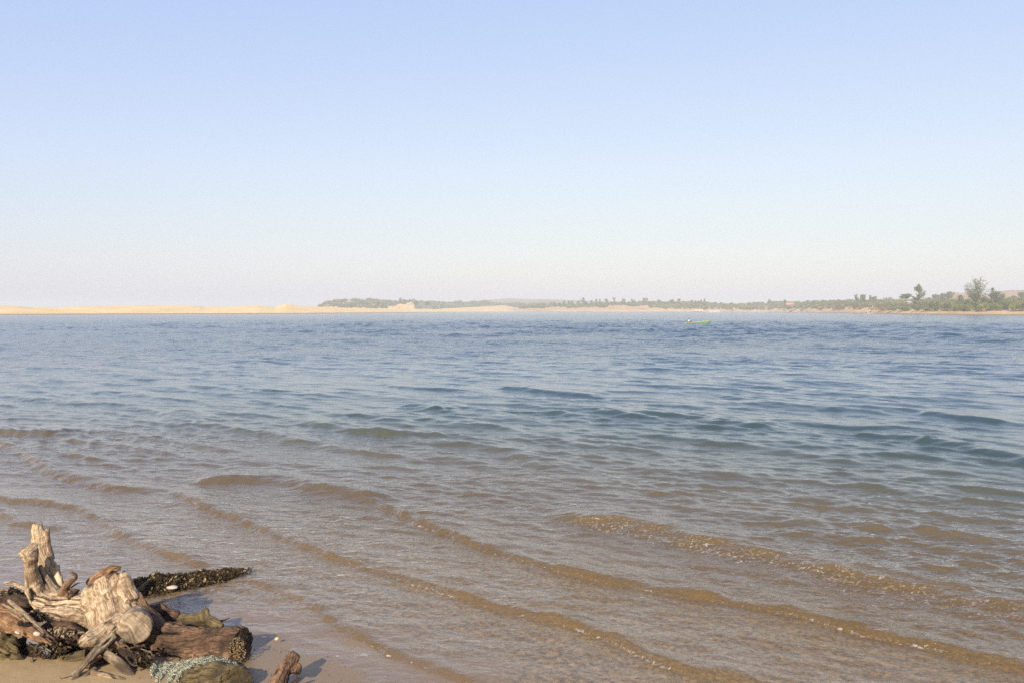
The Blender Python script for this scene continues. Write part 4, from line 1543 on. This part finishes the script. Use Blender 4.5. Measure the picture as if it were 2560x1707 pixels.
lowlog = W("driftwood_log", [[(-120, 900, 5.5, 90), (-20, 960, 5.48, 92), (70, 1020, 5.46, 74), (140, 1080, 5.44, 36), (185, 1105, 5.43, 14)],
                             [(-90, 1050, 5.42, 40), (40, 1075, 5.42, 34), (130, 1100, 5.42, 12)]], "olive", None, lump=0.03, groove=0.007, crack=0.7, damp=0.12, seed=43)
tag(lowlog, "mossy grey-olive log half sunk in the sand at the bottom left edge", "log")
stub = W("driftwood_piece", [[(400, 1105, 5.42, 14), (470, 1078, 5.44, 40), (550, 1062, 5.46, 48), (640, 1045, 5.48, 44)]], "olive", None, lump=0.012, groove=0.006, crack=0.9, seed=44)
tag(stub, "split olive chunk of wood under the pale root, on the sand", "driftwood")
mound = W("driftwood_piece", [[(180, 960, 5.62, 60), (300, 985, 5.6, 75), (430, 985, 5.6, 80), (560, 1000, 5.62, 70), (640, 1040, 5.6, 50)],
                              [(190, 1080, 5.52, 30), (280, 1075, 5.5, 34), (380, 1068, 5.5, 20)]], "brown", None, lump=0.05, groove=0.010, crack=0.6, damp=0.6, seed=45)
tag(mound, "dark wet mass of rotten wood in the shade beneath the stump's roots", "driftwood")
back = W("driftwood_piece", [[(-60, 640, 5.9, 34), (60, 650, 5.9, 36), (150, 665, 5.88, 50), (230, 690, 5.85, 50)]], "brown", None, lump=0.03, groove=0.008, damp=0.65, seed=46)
tag(back, "dark wet timber lying behind the left logs beside the water", "driftwood")

STICKS = [([(26, 523, 6.05, 11), (90, 520, 6.05, 17), (150, 545, 6.0, 15), (208, 570, 5.95, 12)], "pale", "short pale stick jutting left over the water from behind the prongs"),
          ([(676, 1172, 5.2, 20), (760, 1195, 5.18, 22), (860, 1222, 5.16, 22), (960, 1262, 5.14, 22)], "pale", "smooth yellowish stick lying low in front of the crossing roots"),
          ([(232, 1075, 5.42, 12), (248, 1140, 5.36, 14), (270, 1180, 5.33, 14), (310, 1188, 5.33, 6)], "olive", "short hooked twig standing on the sand at the lower left"),
          ([(345, 1100, 5.42, 12), (390, 1160, 5.36, 12), (450, 1192, 5.32, 12)], "olive", "short straight twig leaning on the sand right of the hooked twig"),
          ([(1585, 797, 6.0, 7), (1630, 796, 5.98, 9), (1688, 776, 5.96, 5)], "brown", "thin dark twig pointing right behind the thick brown log"),
          ([(1000, 580, 6.3, 14), (1060, 530, 6.4, 13), (1100, 490, 6.5, 8)], "red", "thin reddish stick leaning against the weed bank behind the stump"),
          ([(640, 1140, 5.3, 40), (760, 1080, 5.42, 36), (830, 1020, 5.5, 30)], "brown", "dark shaded branch behind the crossing roots"),
          ([(560, 1270, 5.12, 26), (640, 1200, 5.2, 24), (700, 1150, 5.28, 20)], "grey", "grey branch under the thin forked root at the bottom edge"),
          ([(750, 1270, 5.3, 40), (800, 1180, 5.38, 46), (850, 1120, 5.44, 40)], "olive", "olive stub in the gap behind the yellowish stick")]
for i, (ch, mt, lab) in enumerate(STICKS):
    o = W("stick", [ch], mt, None, voxel=0.004, lump=0.006, groove=0.003, crack=0.5, seed=60 + i)
    tag(o, lab, "stick")
# grey slat wedged under the left log
sl = MB()
a_, b_ = Z(200, 935, 5.46), Z(372, 1042, 5.40)
e = (b_ - a_).normalized()
sl.box((a_ + b_) / 2, ((b_ - a_).length, 0.012, 0.05), e.to_track_quat('X', 'Z').to_matrix().to_4x4())
M["slat"] = m_plain("grey_board", (0.12, 0.12, 0.12), 0.8, 0.3, 12.0)
so_ = sl.build("wood_slat", M["slat"], smooth=False)
bv = so_.modifiers.new("bevel", 'BEVEL')
bv.width = 0.004
tag(so_, "flat blue-grey slat wedged below the reddish left log", "slat")
# white shell
M["shell"] = m_plain("white_shell", (0.38, 0.32, 0.25), 0.5, 0.12, 30.0)


def lathe_dome(c, rx, ry, rz, rot, name, mat, noise_amp=0.0, seed=0, seg=20, rows=10):
    V, F = [], []
    rng = np.random.default_rng(seed)
    for i in range(rows + 1):
        ph = math.pi * i / rows
        for k in range(seg):
            a = 2 * math.pi * k / seg
            V.append((math.sin(ph) * math.cos(a), math.sin(ph) * math.sin(a), math.cos(ph)))
    V = np.array(V)
    V = V * (1 + noise_amp * fbm(V * 1.3 + seed * 5, 3))[:, None] * np.array([rx, ry, rz])
    for i in range(rows):
        for k in range(seg):
            F.append((i * seg + k, i * seg + (k + 1) % seg, (i + 1) * seg + (k + 1) % seg, (i + 1) * seg + k))
    me = pydata(name, V, F)
    o = link(name, me, mat)
    o.location = c
    o.rotation_euler = rot
    return o


sh = lathe_dome(Z(272, 892, 5.37), 0.024, 0.013, 0.017, (0.2, 0.3, 0.2), "shell", M["shell"], 0.12, 4)
tag(sh, "round white shell stuck on the reddish left log", "shell")
sh2 = lathe_dome(Z(128, 884, 5.36), 0.018, 0.008, 0.009, (0.1, 0.6, 0.2), "shell", M["shell"], 0.25, 5)
tag(sh2, "thin white shell fragment between the two left logs", "shell")
M["pebble"] = m_plain("orange_pebble", (0.60, 0.36, 0.16), 0.5, 0.2, 30.0)
pb = lathe_dome(G(2035 / 2.94, 1280 + 940 / 2.94, 0.035) + Vector((0, 0, 0.012)), 0.016, 0.013, 0.012, (0, 0, .4), "pebble", M["pebble"], 0.2, 6)
tag(pb, "small orange pebble on the wet sand right of the thick log", "pebble")
st_ = lathe_dome(G(1270 / 2.94, 1280 + 562 / 2.94, 0.03) + Vector((0, 0, 0.015)), 0.045, 0.03, 0.016, (0, 0, .2), "stone", M["shell"], 0.35, 7)
tag(st_, "white stone at the water's edge below the weed bank", "stone")

# seaweed bank and litter clumps
M["weed"] = m_leaf("seaweed", (0.012, 0.009, 0.006), (0.050, 0.034, 0.017), (0.32, 0.22, 0.11), 40.0)


def weed(name, path, n, size, label, seed):
    """path: (u, v, rx, ry_height) stations of a heap on the sand"""
    rng = np.random.default_rng(seed)
    L = Leaves()
    core = MB()
    st = np.array(path, float)
    t = rng.uniform(0, len(st) - 1, n)
    i = np.minimum(t.astype(int), len(st) - 2)
    f = (t - i)[:, None]
    S = st[i] * (1 - f) + st[i + 1] * f
    C = []
    for (u, v, w, hgt) in S:
        g = G(u / 2.94, 1280 + v / 2.94, 0.02)
        q = rng.uniform(-1, 1)
        hh = hgt * max(0, 1 - q * q) ** 0.6 * rng.uniform(0.55, 1.08)
        if rng.random() < 0.12:
            q *= 1.5
            hh = 0.02
        C.append((g.x + rng.normal() * 0.05, g.y + q * w, 0.0 + hh))
    C = np.array(C)
    C[:, 2] *= 1 + 0.75 * perlin(C * np.array([7, 7, 0]))
    L.add(C, size, rng, 0.3, stretch=2.2)
    tone = L.T[0]
    pick = rng.random(n) < 0.10
    tone[np.repeat(pick, 4)] = 0.95
    o = L.build(name, M["weed"])
    # solid damp core under the flakes
    pts, rad = [], []
    for (u, v, w, hgt) in st:
        g = G(u / 2.94, 1280 + v / 2.94, 0.02)
        pts.append((g.x, g.y, hgt * 0.25))
        rad.append(max(hgt * 0.4, 0.008))
    core.add(tube(pts, rad, 10))
    co = core.build("damp_core", M["weedcore"], o)
    tag(o, label, "seaweed")
    return o


M["weedcore"] = m_plain("dark_wet_weed", (0.02, 0.015, 0.008), 0.5, 0.4, 60.0)
weed("seaweed_bank", [(930, 560, 0.16, 0.07), (1050, 555, 0.20, 0.09), (1200, 530, 0.20, 0.09), (1350, 508, 0.17, 0.075), (1500, 484, 0.13, 0.06), (1620, 458, 0.10, 0.05), (1690, 436, 0.07, 0.035), (1750, 425, 0.05, 0.02)], 12000, 0.010, "dark clumpy bank of seaweed at the water's edge behind the stump", 3)
weed("seaweed_clump", [(20, 700, 0.1, 0.10), (120, 690, 0.12, 0.16), (220, 700, 0.12, 0.16)], 1200, 0.014, "dark seaweed clump tucked between the left logs and the prongs", 4)


def litter(name, cu, cv, d, ru, rv, n, size, mat, label, seed, tone=0.4):
    rng = np.random.default_rng(seed)
    L = Leaves()
    C = []
    for k in range(n):
        a, r = rng.uniform(0, 6.28), math.sqrt(rng.random())
        C.append(Z(cu + ru * r * math.cos(a), cv + rv * r * math.sin(a), d + rng.normal() * 0.04))
    L.add(np.array(C), size, rng, tone, stretch=1.8)
    o = L.build(name, M[mat])
    tag(o, label, "debris", kind="stuff")
    return o


litter("debris_clump", 1050, 1140, 5.38, 75, 110, 1300, 0.009, "weed", "black tangle of weed and grit between the roots and the net", 8, 0.3)
litter("debris_clump", 440, 880, 5.54, 110, 35, 260, 0.008, "dryscrub", "yellowish bark crumbs on the roots below the prongs", 9, 0.7)
litter("debris_clump", 270, 770, 5.62, 60, 35, 350, 0.009, "weed", "wet black weed scraps behind the reddish split log", 10, 0.3)
litter("debris_clump", 360, 1010, 5.46, 130, 60, 800, 0.010, "weed", "glistening dark weed hanging under the roots at the left", 11, 0.35)

def grit():
    rng = np.random.default_rng(41)
    L = Leaves()
    C = []
    while len(C) < 420:
        x, y = rng.uniform(-5, 1.0), rng.uniform(4.6, 7.2)
        sv_ = float(shore_s(np.array([x]), np.array([y]))[0])
        if -2.2 < sv_ < 0.05 and (rng.random() < math.exp(-((sv_ + 0.35) / 0.3) ** 2) or rng.random() < 0.12):
            C.append((x, y, float(bed_z(np.array([sv_]))[0]) + 0.012 * float(fbm(np.array([[x, y, 0]]) * 1.3, 3)[0]) * 0.83 + 0.004))
    L.add(np.array(C), 0.0042, rng, 0.4, aim=np.array([1.0, 0.3, 0.0]), stretch=1.5)
    tag(L.build("grit", M["weed"]), "scattered shell grit and weed scraps along the wet sand", "debris", kind="stuff")


grit()

# fishing net: many thin strands sagging between the logs
M["net"] = m_plain("pale_green_net", (0.42, 0.42, 0.31), 0.7, 0.2, 30.0)


def net():
    rng = np.random.default_rng(17)
    top = [(1090, 1075), (1180, 1110), (1300, 1105), (1450, 1075), (1560, 1062), (1660, 1080), (1740, 1110)]
    bot = [(1130, 1270), (1210, 1275), (1290, 1240), (1370, 1150), (1480, 1110), (1620, 1112), (1730, 1128)]
    tp, bt = np.array(top, float), np.array(bot, float)

    def surf(a, b):
        f = a * (len(tp) - 1)
        i = min(int(f), len(tp) - 2)
        g = f - i
        p = tp[i] * (1 - g) + tp[i + 1] * g
        q = bt[i] * (1 - g) + bt[i + 1] * g
        uv = p * (1 - b) + q * b
        d = 5.42 - 0.32 * b * (1 - 0.72 * a) - 0.04 * math.sin(a * 3.1) + 0.02 * math.sin(a * 40 + b * 9)
        return Z(uv[0], uv[1], d)
    V, F = [], []
    for k in range(2800):
        a, b = rng.random() ** 1.0, rng.random() ** 0.85
        ang = rng.uniform(0, 6.28)
        ln = rng.uniform(0.05, 0.2)
        pts = []
        for j in range(4):
            aa = min(max(a + math.cos(ang) * ln * j / 3 * 0.5, 0), 1)
            bb = min(max(b + math.sin(ang) * ln * j / 3 * 1.6, 0), 1)
            p = surf(aa, bb)
            p += Vector(rng.normal(0, 0.006, 3))
            pts.append(p)
        w = 0.0012
        o = len(V)
        for p in pts:
            V += [p + Vector((w, 0, w)), p + Vector((-w, 0, -w * 0.3)), p + Vector((w * .3, -w, -w))]
        for j in range(3):
            for q in range(3):
                F.append((o + j * 3 + q, o + j * 3 + (q + 1) % 3, o + j * 3 + 3 + (q + 1) % 3, o + j * 3 + 3 + q))
    me = pydata("fishing_net", np.array([tuple(v) for v in V]), np.array(F))
    o = link("fishing_net", me, M["net"])
    tag(o, "tangled pale blue-green fishing net draped between the brown log and the olive log end", "net")


net()

# ------------------------------------------------------------------ haze: real air around everything
hz = MB()
hz.box((0, 1400, 15.0), (4600, 4600, 44))
ho_ = hz.build("haze", None, smooth=False)
hm = bpy.data.materials.new("haze_air")
hm.use_nodes = True
hn, hl = hm.node_tree.nodes, hm.node_tree.links
hn.remove(hn["Principled BSDF"])
pv = hn.new("ShaderNodeVolumePrincipled")
pv.inputs["Color"].default_value = (0.93, 0.965, 0.94, 1)
pv.inputs["Density"].default_value = 0.00046
pv.inputs["Anisotropy"].default_value = 0.0
hl.new(pv.outputs[0], hn["Material Output"].inputs["Volume"])
ho_.data.materials.append(hm)
tag(ho_, "thin pale haze over the lagoon", "haze", kind="stuff")
